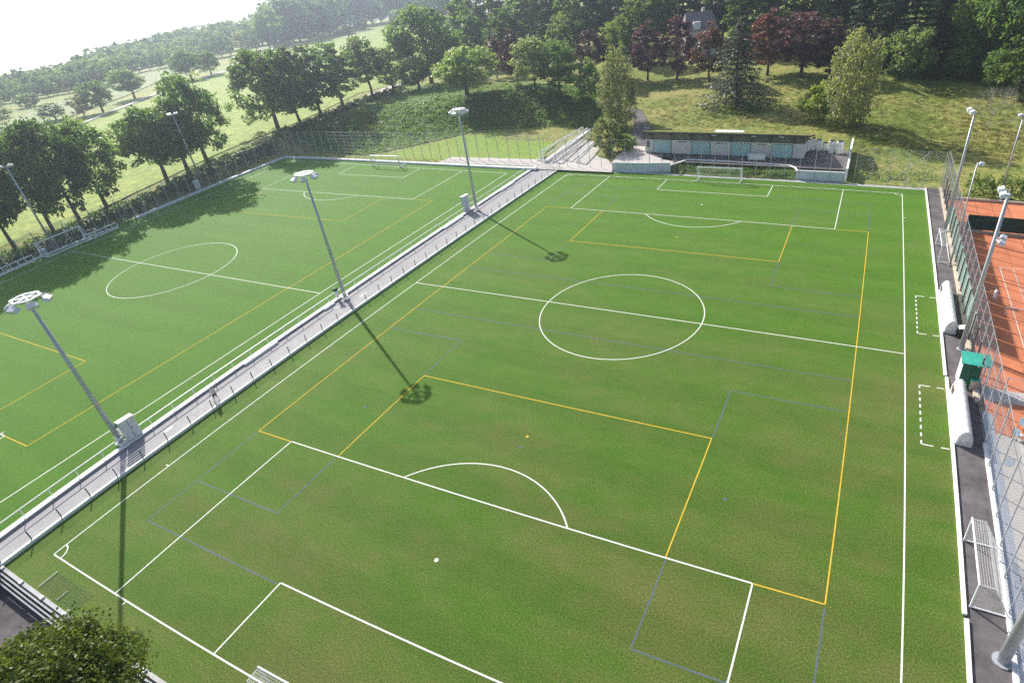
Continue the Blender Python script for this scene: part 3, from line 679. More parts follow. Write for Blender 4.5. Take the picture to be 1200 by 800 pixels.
for p, lab in ((A(143.5, 509, ZL+.1), 'small green box beside the nearest walkway mast'), (A(396, 349, ZL+.1), 'small green box beside the middle walkway mast')):
    rt = root('control_box', p, lab, 'box'); q = MB(); q.box((0, 0, .55), (.3, .3, 1.0)); q.build('pedestal', M['white_concrete'], rt)
    q = MB(); q.ball((0, 0, 1.2), .36, (1, 1, .7), 10); q.build('cap', M['green'], rt, True)

# ------------------------------------------------------------------ team shelters, hut, bins on the side path
def shelter(y0, y1, lab):
    a, b = G(32.42, y0, .02), G(32.42, y1, .02); c = (a+b)/2; L = (b-a).length
    rt = root('team_shelter', c, lab, 'shelter', None, head(b, a)-PI/2)          # local +y along the path, +x to the fence
    n = 14; W = 1.05; Hh = 1.42
    prof = [(W*.5-W*.5*math.cos(PI*i/n)*1.0, Hh*math.sin(PI*i/n)**.75) for i in range(n+1)]
    q = MB()
    for t in (0, .05):
        q.strip([(x*(1-t*.6)+t*.4, -L/2, max(z-t, 0)) for x, z in prof], [(x*(1-t*.6)+t*.4, L/2, max(z-t, 0)) for x, z in prof])
    q.build('curved_shell', M['skin_white'], rt, True)
    k = int(L/.95)
    for i in range(k+1):
        y = -L/2+L*i/k; q = MB()
        for p0_, p1_ in zip(prof, prof[1:]): q.tube((p0_[0], y, p0_[1]), (p1_[0], y, p1_[1]), .022, None, 4, False)
        q.build('rib', M['cab'], rt)
    for s in (-1, 1):
        q = MB(); q.quad(*[(x, s*(L/2-.03), z) for x, z in prof]); q.build('end_panel', M['skin_white'], rt)
        q = MB(); y = s*(L/2+.005); R4 = [(.25, .2), (.25, .8), (.4, 1.12), (.68, 1.12), (.82, .8), (.82, .2)]
        for p0_, p1_ in zip(R4, R4[1:]+R4[:1]): q.tube((p0_[0], y, p0_[1]), (p1_[0], y, p1_[1]), .016, None, 4, False)
        q.build('panel_frame', M['cab'], rt)
    q = MB(); q.box((-.09, 0, .10), (.16, L, .2)); q.build('base_kerb', M['white_concrete'], rt)
    q = MB(); q.box((.06, L/2-.7, .55), (.10, .8, .7)); q.build('opening_shade', M['brown'], rt)  # dark box; shadow at the shelter's far end put into its colour
    return rt
shelter(13.6, 4.75, 'white curved team shelter farther away, beyond the green hut')
shelter(-4.9, -11.85, 'white curved team shelter nearer, in front of the green hut')
p0 = G(33.7, -3.2, .02); rt = root('equipment_hut', p0, 'dark green hut with bright teal roof on the side path at the fence', 'hut'); 
q = MB(p0); P4 = [G(33.0, -3.95, .02), G(34.4, -4.05, .02), G(34.4, -2.5, .02), G(33.0, -2.4, .02)]; U = Vector((0, 0, 2.25))
for i in range(1, 4): q.quad(P4[i], P4[(i+1) % 4], P4[(i+1) % 4]+U, P4[i]+U)
q.build('side_wall', M['cab'], rt)
q = MB(p0); q.quad(P4[0], P4[1], P4[1]+U, P4[0]+U); q.build('front_wall', M['green'], rt)
q = MB(p0); rr = [G(32.9, -3.75, 2.28), G(35.2, -3.9, 2.28), G(35.2, -2.4, 2.6), G(32.9, -2.25, 2.6)]; q.quad(*rr); q.quad(*[p+Vector((0, 0, .06)) for p in rr])
for i in range(4): q.quad(rr[i], rr[(i+1) % 4], rr[(i+1) % 4]+Vector((0, 0, .06)), rr[i]+Vector((0, 0, .06)))
q.build('roof', M['teal'], rt)
q = MB(p0)
for X, Y in ((35.1, -3.8), (35.1, -2.5)): q.tube(G(X, Y, 0), G(X, Y, 2.3), .05)
q.build('roof_post', M['galv'], rt)
def bin_(p, lab, bm, lm):
    rt = root('waste_bin', p, lab, 'bin'); q = MB(); q.box((0, 0, .5), (.55, .55, .95), .3, taper=1.12); q.build('body', bm, rt)
    q = MB(); q.box((0, 0, 1.03), (.68, .68, .09), .3); q.box((0, .3, 1.0), (.5, .06, .05), .3); q.build('lid', lm, rt)
    q = MB()
    for s in (-1, 1): q.tube((s*.3-.02, .28, .1), (s*.3+.02, .28, .1), .1, None, 10)
    q.build('wheel', M['black'], rt)
bin_(A(1124.5, 394, .02), 'black bin with white lid beside the farther team shelter', M['black'], M['white'])
bin_(A(1139, 455, .02), 'beige bin with green lid in front of the green hut', M['beige_concrete'], M['teal'])

# ------------------------------------------------------------------ tennis courts and terrace on the right
ksheet('tennis_clay', 35.0, 72, -3.4, 44.2, .0, M['clay'], 8, 8)
ksheet('court_path', 35.0, 72, -5.2, -3.4, .004, M['paving'], 8, 1)
ksheet('lower_tennis_clay', 35.0, 72, -9.6, -5.2, .0, M['clay'], 8, 1)
ksheet('terrace_paving', 34.75, 72, -60, -9.6, .0, M['beige'], 8, 12)
ksheet('drain_strip', 34.72, 35.5, -60, -7.0, .004, M['galv'], 1, 14)
cl = MB(); LZ = .006
for x in (39.4, 40.8, 49.2, 50.55): seg(cl, x, 21.8, x, -2.0, .07, LZ)
for y in (21.8, -1.9): seg(cl, 39.4, y, 50.55, y, .07, LZ+.001)
for y in (16.3, 3.6): seg(cl, 40.8, y, 49.2, y, .07, LZ+.001)
seg(cl, 45, 16.3, 45, 3.6, .06, LZ+.002); 
struct(cl.build('court_lines', M['line']))
mb = MB(); kbeam(mb, line_pts((35.2, 44.35), (72, 44.6), 5), .3, 0, .35); tag(mb.build('court_kerb_wall', M['beige_concrete']), 'low pale wall along the back of the far tennis court', 'wall')
p0 = G(36.6, 32.6, 0); rt = root('windbreak_screen', p0, 'dark green cloth screen dividing the two tennis courts', 'screen'); q = MB(p0)
pts = line_pts((36.6, 32.7), (66, 32.0), 3)
for a, b in zip(pts, pts[1:]): q.beam(G(*a, .15), G(*b, .15), .04, 1.9)
q.build('cloth', M['screen'], rt)
q = MB(p0)
for a in pts: q.tube(G(*a, 0), G(*a, 2.1), .04)
q.build('post', M['dkpost'], rt)
q = MB(p0)
for a, b in zip(pts, pts[1:]): q.beam(G(a[0], a[1]-.5, 0), G(b[0], b[1]-.5, 0), .5, .12)
q.build('footing', M['beige_concrete'], rt)
p0 = G(37.6, 9.95, 0); rt = root('tennis_net', p0, 'tennis net with pale posts across the near clay court', 'net'); q = MB(p0)
for x in (38.4, 51.5): q.tube(G(x, 9.95, 0), G(x, 9.95, 1.1), .05)
q.build('post', M['galv'], rt); q = MB(p0); q.beam(G(38.4, 9.95, .95), G(51.5, 9.95, .95), .03, .08); q.build('tape', M['white'], rt); q = MB(p0)
for i in range(90): q.tube(G(38.4+13.1*i/89, 9.95, .03), G(38.4+13.1*i/89, 9.95, .95), .005, None, 3, False)
for i in range(8): q.tube(G(38.4, 9.95, .05+.12*i), G(51.5, 9.95, .05+.12*i), .005, None, 3, False)
q.build('mesh', M['dkpost'], rt)
fence('chain_link_fence', 'low wire fence on the far side of the near tennis court path', [G(36.2+2.6*i, -5.4, 0) for i in range(8)], 2.6, sp=.4, pr=.04)
q = MB(); q.quad(*[A(1182+7.5*math.cos(2*PI*i/20), 541+5*math.sin(2*PI*i/20), .012) for i in range(20)]); struct(q.build('round_grate', M['galv']))
for u, v, lab in ((1191, 514, 'blue-grey garden chair on the beige terrace, the one nearer the fence'), (1199, 503, 'blue-grey garden chair on the beige terrace, half out of the photo')):
    p = A(u, v, .0); rt = root('garden_chair', p, lab, 'chair', None, .6); q = MB(); q.box((0, 0, .45), (.55, .55, .06)); q.build('seat', M['cab'], rt)
    q = MB(); q.box((-.26, 0, .78), (.05, .55, .6)); q.build('backrest', M['blue'], rt)
    for x in (-.23, .23):
        for y in (-.23, .23): q = MB(); q.tube((x, y, 0), (x, y, .43), .025); q.build('leg', M['dkpost'], rt)

# ------------------------------------------------------------------ clubhouse terrace
ZT = 1.4
def T(X, Y, z=ZT): return G(X, Y, z)
mb = MB(); mb.strip([T(x, 51.0, ZT) for x in (-10.5, -9, 12.2, 20.0)], [T(x, 62.5, ZT) for x in (-10.5, -9, 12.2, 20.0)]); mb.quad(T(-17.5, 54.6), T(-10.5, 53.5), T(-10.5, 62.5), T(-17.5, 62.5)); struct(mb.build('terrace', M['asphalt']))
# forecourt left of the clubhouse and the path up the slope
mb = MB(); mb.quad(*[A(u, v, .32) for u, v in ((500, 195), (530, 184), (640, 187), (686, 150), (697, 147), (703, 180), (718, 192), (717, 202), (640, 198.5))]); struct(mb.build('forecourt', M['paving']))
mb = MB(); mb.quad(*[A(u, v, 1.42) for u, v in ((716, 191), (735, 170), (743, 155), (757, 158), (757, 180), (790, 190), (787, 192))]); struct(mb.build('upper_forecourt', M['paving']))
mb = MB(); rp = [(733, 172, 18), (741, 158, 17), (743, 148, 15), (740, 137, 12), (737, 128, 9)]
mb.strip([AT(u, v)+Vector((0, 0, .25)) for u, v, s in rp], [AT(u+s*1.3, v)+Vector((0, 0, .25)) for u, v, s in rp]); struct(mb.build('slope_path', M['asphalt']))
def wallpts(name, lab, pts, w, h, m, cat='wall'):
    mb = MB(pts[0])
    for a, b in zip(pts, pts[1:]): mb.beam(a, b, w, h)
    return tag(mb.build(name, m), lab, cat)
wallpts('retaining_wall', 'pale blue-grey retaining wall left of the planted bank, below the forecourt', [A(718, 201, -.05), A(752, 202, -.05), A(786, 201.5, -.05)], .25, 1.75, M['pale_concrete'])
wallpts('retaining_wall', 'pale grey retaining wall below the yard of white bags', [A(932, 210.5, -.05), A(989, 213.5, -.05)], .3, 1.6, M['pale_concrete'])
wallpts('terrace_wall', 'curved white kerb wall along the front of the clubhouse terrace', [A(*p, 1.40) for p in ((786, 194), (797, 190.5), (806, 187.5), (850, 189.5), (900, 192.5), (925, 194.5), (932, 197), (934, 201))], .30, .16, M['white_concrete'])
a, b = A(990.5, 212, 0), T(20.2, 62.5, 0); mb = MB(a); mb.beam(a, a.lerp(b, .45), .3, 2.0); mb.beam(a.lerp(b, .45), b, .3, 3.6)
tag(mb.build('side_wall', M['white_concrete']), 'white side wall at the right end of the bag yard', 'wall')
mb = MB(); mb.strip([A(u, v, .06) for u, v in ((787, 203), (830, 206), (880, 208.5), (932, 211))], [A(u, v, 1.25) for u, v in ((797, 191), (830, 189), (880, 192), (932, 197))]); struct(mb.build('planted_bank', M['bank']))
# building
bx0, bx1, by0, by1 = -17.1, 12.55, 56.4, 63.5
p0 = T(-2.3, by0); rt = root('clubhouse', p0, 'long flat-roofed clubhouse with turquoise shutters behind the far goal', 'building')
wb = MB(p0); C = [T(bx0, by0), T(bx1, by0), T(bx1, by1), T(bx0, by1)]; up = lambda p, h: Vector((p.x, p.y, ZT+h))
for i in range(4): wb.quad(C[i], C[(i+1) % 4], up(C[(i+1) % 4], (2.5, 2.5, 2.0, 2.0)[(i+1) % 4]), up(C[i], (2.5, 2.5, 2.0, 2.0)[i]))
wb.build('wall', M['wall'], rt)
band = MB(p0); E4 = [T(bx0+.1, by0+.25), T(bx1-.1, by0+.25), T(bx1-.1, by1), T(bx0+.1, by1)]
EH = (4.0, 4.0, 2.5, 2.5)
for i in range(4): band.quad(up(E4[i], 2.3), up(E4[(i+1) % 4], 2.3), up(E4[(i+1) % 4], EH[(i+1) % 4]-.02), up(E4[i], EH[i]-.02))
band.build('wood_band', M['wood'], rt)
rf_ = MB(p0); Rr = [T(bx0-.6, by0-1.3), T(bx1+1.0, by0-1.3), T(bx1+1.0, by1+.6), T(bx0-.6, by1+.6)]
zz = (4.0, 4.0, 2.0, 2.0)
lo = [up(Rr[i], zz[i]) for i in range(4)]; hi = [p+Vector((0, 0, .28)) for p in lo]
rf_.quad(*lo[::-1])
for i in range(4): rf_.quad(lo[i], lo[(i+1) % 4], hi[(i+1) % 4], hi[i])
rf_.quad(*hi); roof = rf_.build('roof', M['dkroof'], rt)
q = MB(p0); Rg = [T(bx0-.3, by0-.9), T(bx1+.7, by0-.9), T(bx1+.7, by1+.4), T(bx0-.3, by1+.4)]; q.quad(*[up(p, h_) for p, h_ in zip(Rg, (4.22, 4.22, 2.35, 2.35))]); q.build('roof_planting', M['meadow'], roof)
q = MB(p0); sk_a, sk_b = up(T(-4.4, 60.6), 3.18), up(T(1.0, 60.6), 3.18); q.beam(sk_a, sk_b, 1.5, .14); q.build('skylight', M['white'], roof)
FA, FB = C[0], C[1]; FN = Vector((FB-FA).normalized().cross(Vector((0, 0, 1))))
def FP(x, d=0.0, h=0.0):
    q_ = FA.lerp(FB, (x-bx0)/(bx1-bx0))+FN*d; return Vector((q_.x, q_.y, ZT+h))
def facade_x(u, v=172):
    lo_, hi_ = bx0, bx1
    for _ in range(40):
        m_ = (lo_+hi_)/2
        if pix(FP(m_, .05, 1.2))[0] < u: lo_ = m_
        else: hi_ = m_
    return lo_
for X in [facade_x(u_) for u_ in (753.5, 764, 787.5, 809.5, 833, 855.5, 880.5, 903, 929.5, 942)]:
    q = MB(p0); q.beam(FP(X, 1.15, 3.72), FP(X, -.2, 3.5), .18, .26); q.beam(FP(X, .10, 2.5), FP(X, .10, 3.98), .2, .2, up=(FN.x, FN.y, 0)); q.build('roof_beam', M['dkroof'], rt)
for u0, u1 in ((766, 786), (811, 831.5), (857, 879), (904.5, 928)):
    xa, xb = facade_x(u0), facade_x(u1); q = MB(p0); q.beam(FP(xa, .07, .06), FP(xb, .07, .06), .08, 2.2); sh = q.build('shutter', M['shutter'], rt)
    q = MB(p0)
    for k in range(7): q.beam(FP(xa+.05, .12, .25+.3*k), FP(xb-.05, .12, .25+.3*k), .015, .03)
    q.build('slat', M['cab'], sh)
    q = MB(p0); fa, fb = FP(xa-.08, .07), FP(xb+.08, .07); q.tube(fa, up(fa, 2.3), .05, None, 4); q.tube(fb, up(fb, 2.3), .05, None, 4); q.tube(up(fa, 2.3), up(fb, 2.3), .05, None, 4); q.build('shutter_frame', M['dkpost'], sh)
for u0, u1 in ((758.5, 761.5),):
    xa, xb = facade_x(u0), facade_x(u1); q = MB(p0); q.beam(FP(xa, .05, 1.0), FP(xb, .05, 1.0), .06, 1.35); q.build('window', M['glass'], rt)
for u0, u1 in ((793, 804), (839, 851), (886, 898)):
    xa, xb = facade_x(u0), facade_x(u1); q = MB(p0); q.beam(FP(xa, .04, 2.15), FP(xb, .04, 2.15), .05, .14); q.build('vent', M['dkpost'], rt)
for u_ in (838, 884, 916): q = MB(p0); p = FP(facade_x(u_), 1.25, 3.9); q.box(p, (.8, .14, .16)); q.build('eave_lamp', M['lamp'], rt)
# white bench before the clubhouse
p = FP(facade_x(888)+.4, 2.0); rt = root('bench', p, 'white bench table in front of the clubhouse wall', 'bench'); q = MB(); q.box((0, 0, .95), (2.9, 1.1, .1)); q.build('top', M['white'], rt)
q = MB(); q.box((0, -.5, .55), (2.9, .06, .75)); q.build('front_panel', M['white'], rt)
for s in (-1, 1): q = MB(); q.box((s*1.25, 0, .45), (.1, .8, .9)); q.build('leg', M['white'], rt)
# wrapped white bags
for k, (u0, u1, vb, vt, lab) in enumerate(((944.5, 949.5, 177, 163, 'narrowest white wrapped sack, against the clubhouse end wall'), (950, 955, 176, 161.5, 'slim white wrapped sack, second from the clubhouse'),
        (955.5, 962.5, 176, 163.5, 'white wrapped sack in the middle of the row, with sloping shoulder'), (963.5, 969, 176.5, 167.5, 'lowest white wrapped sack of the row'), (970, 977.5, 179, 165, 'tall white wrapped sack with dark top, left of the last one'), (979, 987.5, 180, 165.5, 'broadest white wrapped sack at the white side wall'))):
    p = A((u0+u1)/2, vb, ZT); wd = (u1-u0)/ppm(p); h = hgt(p, vt); rt = root('wrapped_sack', p, lab, 'sack', 'white sacks stacked beside the clubhouse', .1)
    bm = bmesh.new(); bmesh.ops.create_cube(bm, size=1)
    for v_ in bm.verts: k_ = .9 if v_.co.z > 0 else 1; v_.co = Vector((v_.co.x*wd*k_, v_.co.y*wd*.9*k_, (v_.co.z+.5)*h))
    bmesh.ops.bevel(bm, geom=bm.edges[:], offset=.14, segments=2, affect='EDGES'); me = bpy.data.meshes.new('sack_body'); bm.to_mesh(me); bm.free(); me.materials.append(M['white']); ob = bpy.data.objects.new('sack_body', me); COL.objects.link(ob); ob.parent = rt
    q = MB(); q.box((0, 0, h+.03), (wd*.75, wd*.6, .12), .2, taper=.8); q.build('top_cover', M['black'], rt)
# house in the wood
p = AT(818, 66); d0 = ppm(p); zt = hgt(p, 14)
rt = root('house', p, 'grey-roofed house half hidden among the trees of the wood', 'house', None, .5)
q = MB(); q.box((0, 0, zt*.32), (9, 8, zt*.64)); q.build('wall', M['wall'], rt)
q = MB(); hz = zt*.62; q.quad((-5, -4.6, hz), (5, -4.6, hz), (4, 0, zt), (-4, 0, zt)); q.quad((5, 4.6, hz), (-5, 4.6, hz), (-4, 0, zt), (4, 0, zt)); q.quad((5, -4.6, hz), (5, 4.6, hz), (4, 0, zt)); q.quad((-5, 4.6, hz), (-5, -4.6, hz), (-4, 0, zt)); rf_ = q.build('roof', M['tile'], rt)
q = MB(); q.box((1.5, .8, zt), (.8, .8, 1.8)); q.build('chimney', M['wall'], rf_)
q = MB(); q.box((-1.5, -3.2, hz+1.3), (2.0, 2.2, 2.0)); q.build('dormer', M['white'], rf_)
for x in (-2.8, 0, 2.8): q = MB(); q.box((x, -4.02, zt*.42), (1.1, .06, 1.5)); q.build('window', M['glass'], rt)

# ------------------------------------------------------------------ people
def person(p, rz, lab, top_m, low_m, stride, arm):
    rt = root('person', p, lab, 'person', None, rz)
    V, E, Rd = [], [], []
    def add(co, r, par=None):
        V.append(co); Rd.append(r)
        if par is not None: E.append((par, len(V)-1))
        return len(V)-1
    pel = add((0, 0, .95), .15); ch = add((0, .02, 1.22), .155, pel); sh = add((0, 0, 1.42), .13, ch); nk = add((0, .01, 1.52), .055, sh); hd = add((0, .03, 1.62), .085, nk); tp = add((0, .03, 1.73), .085, hd)
    for s in (-1, 1):
        hp = add((s*.09, 0, .88), .105, pel); kn = add((s*.10, s*stride*.5+.03, .49), .065, hp); an = add((s*.10, s*stride, .08), .042, kn); add((s*.11, s*stride+.17, .035), .036, an)
        sd_ = add((s*.19, 0, 1.40), .062, sh); el = add((s*.25, arm[0]*(.5 if s > 0 else .2), 1.13), .045, sd_); wr = add((s*.24, arm[0]*(1 if s > 0 else .5)+.1, arm[1] if s > 0 else .92), .034, el); hn = add((s*.24, arm[0]*(1.1 if s > 0 else .6)+.16, (arm[1]-.02) if s > 0 else .86), .036, wr)
        for kf in range(4): add((s*(.215+.017*kf), V[hn][1]+.085-.006*abs(kf-1.4), V[hn][2]-.035), .0085, hn)
        add((s*.205, V[hn][1]+.03, V[hn][2]+.02), .0095, hn)
    me = bpy.data.meshes.new('body'); me.from_pydata(V, E, []); ob = bpy.data.objects.new('body', me); COL.objects.link(ob)
    md = ob.modifiers.new('skin', 'SKIN'); md.use_smooth_shade = True
    for i, r in enumerate(Rd): me.skin_vertices[0].data[i].radius = (r, r)
    me.skin_vertices[0].data[0].use_root = True
    ss = ob.modifiers.new('sub', 'SUBSURF'); ss.levels = 1; ss.render_levels = 1
    dg = bpy.context.evaluated_depsgraph_get(); ev = ob.evaluated_get(dg); m2 = bpy.data.meshes.new_from_object(ev)
    bpy.data.objects.remove(ob); ob = bpy.data.objects.new('body', m2); COL.objects.link(ob); ob.parent = rt; m2.materials.clear(); m2.materials.append(M['skin']); m2.shade_smooth()
    # clothes: shells copied off the body surface
    def cloth(name, test, m, off):
        bm = bmesh.new(); bm.from_mesh(m2); bm.normal_update()
        bmesh.ops.delete(bm, geom=[f for f in bm.faces if not test(f.calc_center_median())], context='FACES')
        for v in bm.verts: v.co += v.normal*off
        me_ = bpy.data.meshes.new(name); bm.to_mesh(me_); bm.free(); me_.materials.clear(); me_.materials.append(m); o_ = bpy.data.objects.new(name, me_); COL.objects.link(o_); o_.parent = rt; me_.shade_smooth()
    cloth('shirt', lambda c: .90 < c.z < 1.47 and (abs(c.x) < .21 or c.z > 1.16), M[top_m], .018)
    cloth('shorts', lambda c: .50 < c.z < .95 and abs(c.x) < .23, M[low_m], .022)
    cloth('shoes', lambda c: c.z < .09, M['white'], .012)
    cloth('hair', lambda c: c.z > 1.60 and (c.y < .05 or c.z > 1.70), M['hair'], .012)
    q = MB()
    q.ball((0, .115, 1.635), .018, (1, 1.2, 1.3), 6); q.build('nose', M['skin'], rt)
    q = MB()
    for s in (-1, 1): q.ball((s*.034, .105, 1.665), .011, k=6)
    q.build('eyes', M['hair'], rt)
    q = MB(); q.ball((0, .11, 1.592), .016, (1.5, .6, .4), 6); q.build('mouth', M['russet'] if 'russet' in M else M['skin'], rt)
    return rt
person(G(-32.75, -27.0, .205), R(200), 'person in pale pink top and dark shorts walking beside the railing', 'shirt', 'shorts', .22, (.12, .95))
tp = person(A(1164, 354, .005), R(80), 'tennis player in white clothes standing on the clay court', 'tennis_white', 'tennis_white', .2, (.3, 1.1))
mb = MB(); hp = Vector(tp.location)+Matrix.Rotation(R(80), 3, 'Z') @ Vector((.24, .5, 1.08)); mb.o = hp
mb.tube(hp, hp+Vector((.1, .3, .15)), .016); c0 = hp+Vector((.16, .45, .23))
for i in range(14):
    t0, t1 = 2*PI*i/14, 2*PI*(i+1)/14; f_ = lambda t: c0+Vector((.05*math.cos(t)+.0, .16*math.sin(t), .12*math.cos(t))); mb.tube(f_(t0), f_(t1), .012)
tag(mb.build('tennis_racket', M['dkpost']), 'tennis racket held by the player on the clay court', 'racket')

# ------------------------------------------------------------------ trees
def quads_mesh(name, cen, nrm, size, rng, m, asp=1.0, sub=None):
    """leaf-clump faces: one bent leaf quad per centre"""
    n = len(cen); t = rng.normal(size=(n, 3)); a = np.cross(nrm, t); a /= np.linalg.norm(a, axis=1)[:, None]+1e-9; b = np.cross(nrm, a)
    s = size*rng.uniform(.6, 1.35, n)[:, None]
    if sub is not None: a = sub[0]; b = np.cross(nrm, a); b /= np.linalg.norm(b, axis=1)[:, None]+1e-9
    k = lambda: rng.uniform(.75, 1.2, (n, 1))
    v = np.stack([cen-a*s*asp*k(), cen-b*s*.55*k()+nrm*s*.12, cen+a*s*asp*k(), cen+b*s*.55*k()+nrm*s*.12], 1).reshape(-1, 3)
    me = bpy.data.meshes.new(name); me.vertices.add(4*n); me.vertices.foreach_set('co', v.astype(np.float32).ravel())
    me.loops.add(4*n); me.loops.foreach_set('vertex_index', np.arange(4*n, dtype=np.int32)); me.polygons.add(n); me.polygons.foreach_set('loop_start', np.arange(0, 4*n, 4, dtype=np.int32))
    me.update(calc_edges=True); me.validate(); me.materials.append(m); return me
def unit(v): return v/(np.linalg.norm(v, axis=-1, keepdims=True)+1e-9)
def crown_broad(seed, H=14., W=10., base=.16, n=6500, leaf_s=.34, ncl=70, shape='oval'):
    """unit tree H tall, W wide; returns leaf mesh, clump centres"""
    rng = np.random.default_rng(seed); lobes = unit(rng.normal(size=(9, 3))); la = rng.uniform(-.28, .3, 9)
    cl = []
    while len(cl) < ncl:
        d = unit(rng.normal(size=3)); r = rng.uniform(.25, 1)**.45
        bump = 1+sum(la[i]*max(0, d@lobes[i])**3 for i in range(9))
        z = d[2]
        wz = {'oval': 1.0, 'egg': 1.0-.28*max(z, 0)-.0, 'cone': 1.0-.5*max(z, -.2), 'dome': 1.0-.12*max(z, 0)}[shape]
        p = np.array([d[0]*W/2*wz, d[1]*W/2*wz, d[2]*H*(1-base)/2])*r*bump*.9; p[2] += H*(base+(1-base)/2)
        if p[2] < H*base*.8: continue
        cl.append((p, r))
    C = np.array([c[0] for c in cl]); per = n//ncl; cr = rng.uniform(.06, .125, ncl)*W
    cen = np.repeat(C, per, 0); rad = np.repeat(cr, per)
    d = unit(rng.normal(size=(len(cen), 3))); d[:, 2] = d[:, 2]*.8+.12
    pos = cen+d*(rad*rng.uniform(.35, 1.15, len(cen)))[:, None]*np.array([1, 1, .88])
    cc = np.array([0, 0, H*.5]); out = unit(pos-cc)
    nrm = unit(out*.15+d*.45+rng.normal(size=pos.shape)*.75+np.array([0, 0, .1]))
    return pos, nrm, leaf_s, rng, C
def trunk_mesh(name, H, base, C, rng, r0, m, lean=0.0):
    mb = MB(); top = Vector((lean, lean*.5, H*.72)); pts = [Vector((0, 0, -.3)), Vector((rng.normal()*.1, rng.normal()*.1, H*base)), Vector((rng.normal()*.25+lean*.5, rng.normal()*.25, H*.45)), top]
    rr = [r0*1.25, r0*.85, r0*.55, r0*.15]
    for i in range(3): mb.tube(pts[i], pts[i+1], rr[i], rr[i+1], 8)
    for k in rng.choice(len(C), min(16, len(C)), replace=False):
        c = Vector(C[k]); z = min(max(c.z*.6, H*base*.9), H*.62); t = (z-H*base)/(H*.45-H*base) if z < H*.45 else 1
        o = pts[1].lerp(pts[2], min(max(t, 0), 1)) if z < H*.45 else pts[2].lerp(pts[3], (z-H*.45)/(H*.27))
        mid = o.lerp(c, .5)+Vector((0, 0, -.05*H*.2)); mb.tube(o, mid, r0*.30, r0*.18, 5); mb.tube(mid, c, r0*.18, r0*.05, 4)
    me = bpy.data.meshes.new(name); me.from_pydata(mb.v, [], mb.f); me.materials.append(m); me.shade_smooth(); return me
def conifer(seed, H=18., W=8., n=5200, leaf_s=.32, droop=.25, tiers=16, open_=.0, base=.06):
    rng = np.random.default_rng(seed); pos = []; nr = []; ax = []; C = []
    per = n//(tiers*8)
    for t in range(tiers):
        f = t/(tiers-1); z0 = H*(base+(.97-base)*f); Lb = W/2*(1-f)**.85*rng.uniform(.85, 1.12)+.25; nb = 8 if f < .8 else 5
        a0 = rng.uniform(0, 6.28)
        for b_ in range(nb):
            a = a0+2*PI*b_/nb+rng.normal()*.18; Lx = Lb*rng.uniform(.65, 1.15); k = max(6, int(per*(.4+Lx/(W/2))))
            s = rng.random(k)**.75; spread = (.10+.20*(1-abs(s-.55)*1.4))*Lx
            off = rng.normal(size=k)*spread*.55; dz = -droop*Lx*s**1.6+rng.normal(size=k)*.12+.10*Lx*s
            x = np.cos(a)*s*Lx-np.sin(a)*off; y = np.sin(a)*s*Lx+np.cos(a)*off
            pos.append(np.stack([x, y, z0+dz], 1)); nn = np.tile([np.cos(a)*.25, np.sin(a)*.25, .9], (k, 1))+rng.normal(size=(k, 3))*.35; nr.append(nn)
            if b_ % 2 == 0: C.append((math.cos(a)*Lx*.7, math.sin(a)*Lx*.7, z0-droop*Lx*.4))
    return np.concatenate(pos), unit(np.concatenate(nr)), leaf_s, rng, np.array(C)
def weeping(seed, H=13., W=7., n=8500, leaf_s=.22):
    rng = np.random.default_rng(seed); S_ = []; C = []
    while len(S_) < 330:
        d = unit(rng.normal(size=3)); r = rng.uniform(.3, 1)**.5; z = H*(.52+.46*d[2]*r); wz = math.sqrt(max(.05, 1-abs(d[2])**2.2))*(1.05-.35*max(d[2], 0))
        p = np.array([d[0]*W/2*r, d[1]*W/2*r, z]); S_.append(p)
        if len(C) < 24: C.append(p)
    pos = []; per = n//len(S_)
    for p in S_:
        Lh = rng.uniform(1.2, 4.5)*H/13; t = rng.random(per); sw = rng.normal(size=2)*.35
        q = np.tile(p, (per, 1)); q[:, 2] -= t*Lh; q[:, :2] += t[:, None]*sw+rng.normal(size=(per, 2))*.16*(1.3-t)[:, None]
        q = q[q[:, 2] > .35]; pos.append(q)
    pos = np.concatenate(pos); out = unit(pos*np.array([1, 1, 0.0])+1e-6); nrm = unit(out*.7+rng.normal(size=pos.shape)*.5+np.array([0, 0, .2]))
    return pos, nrm, leaf_s, rng, np.array(C)
PROTO = {}
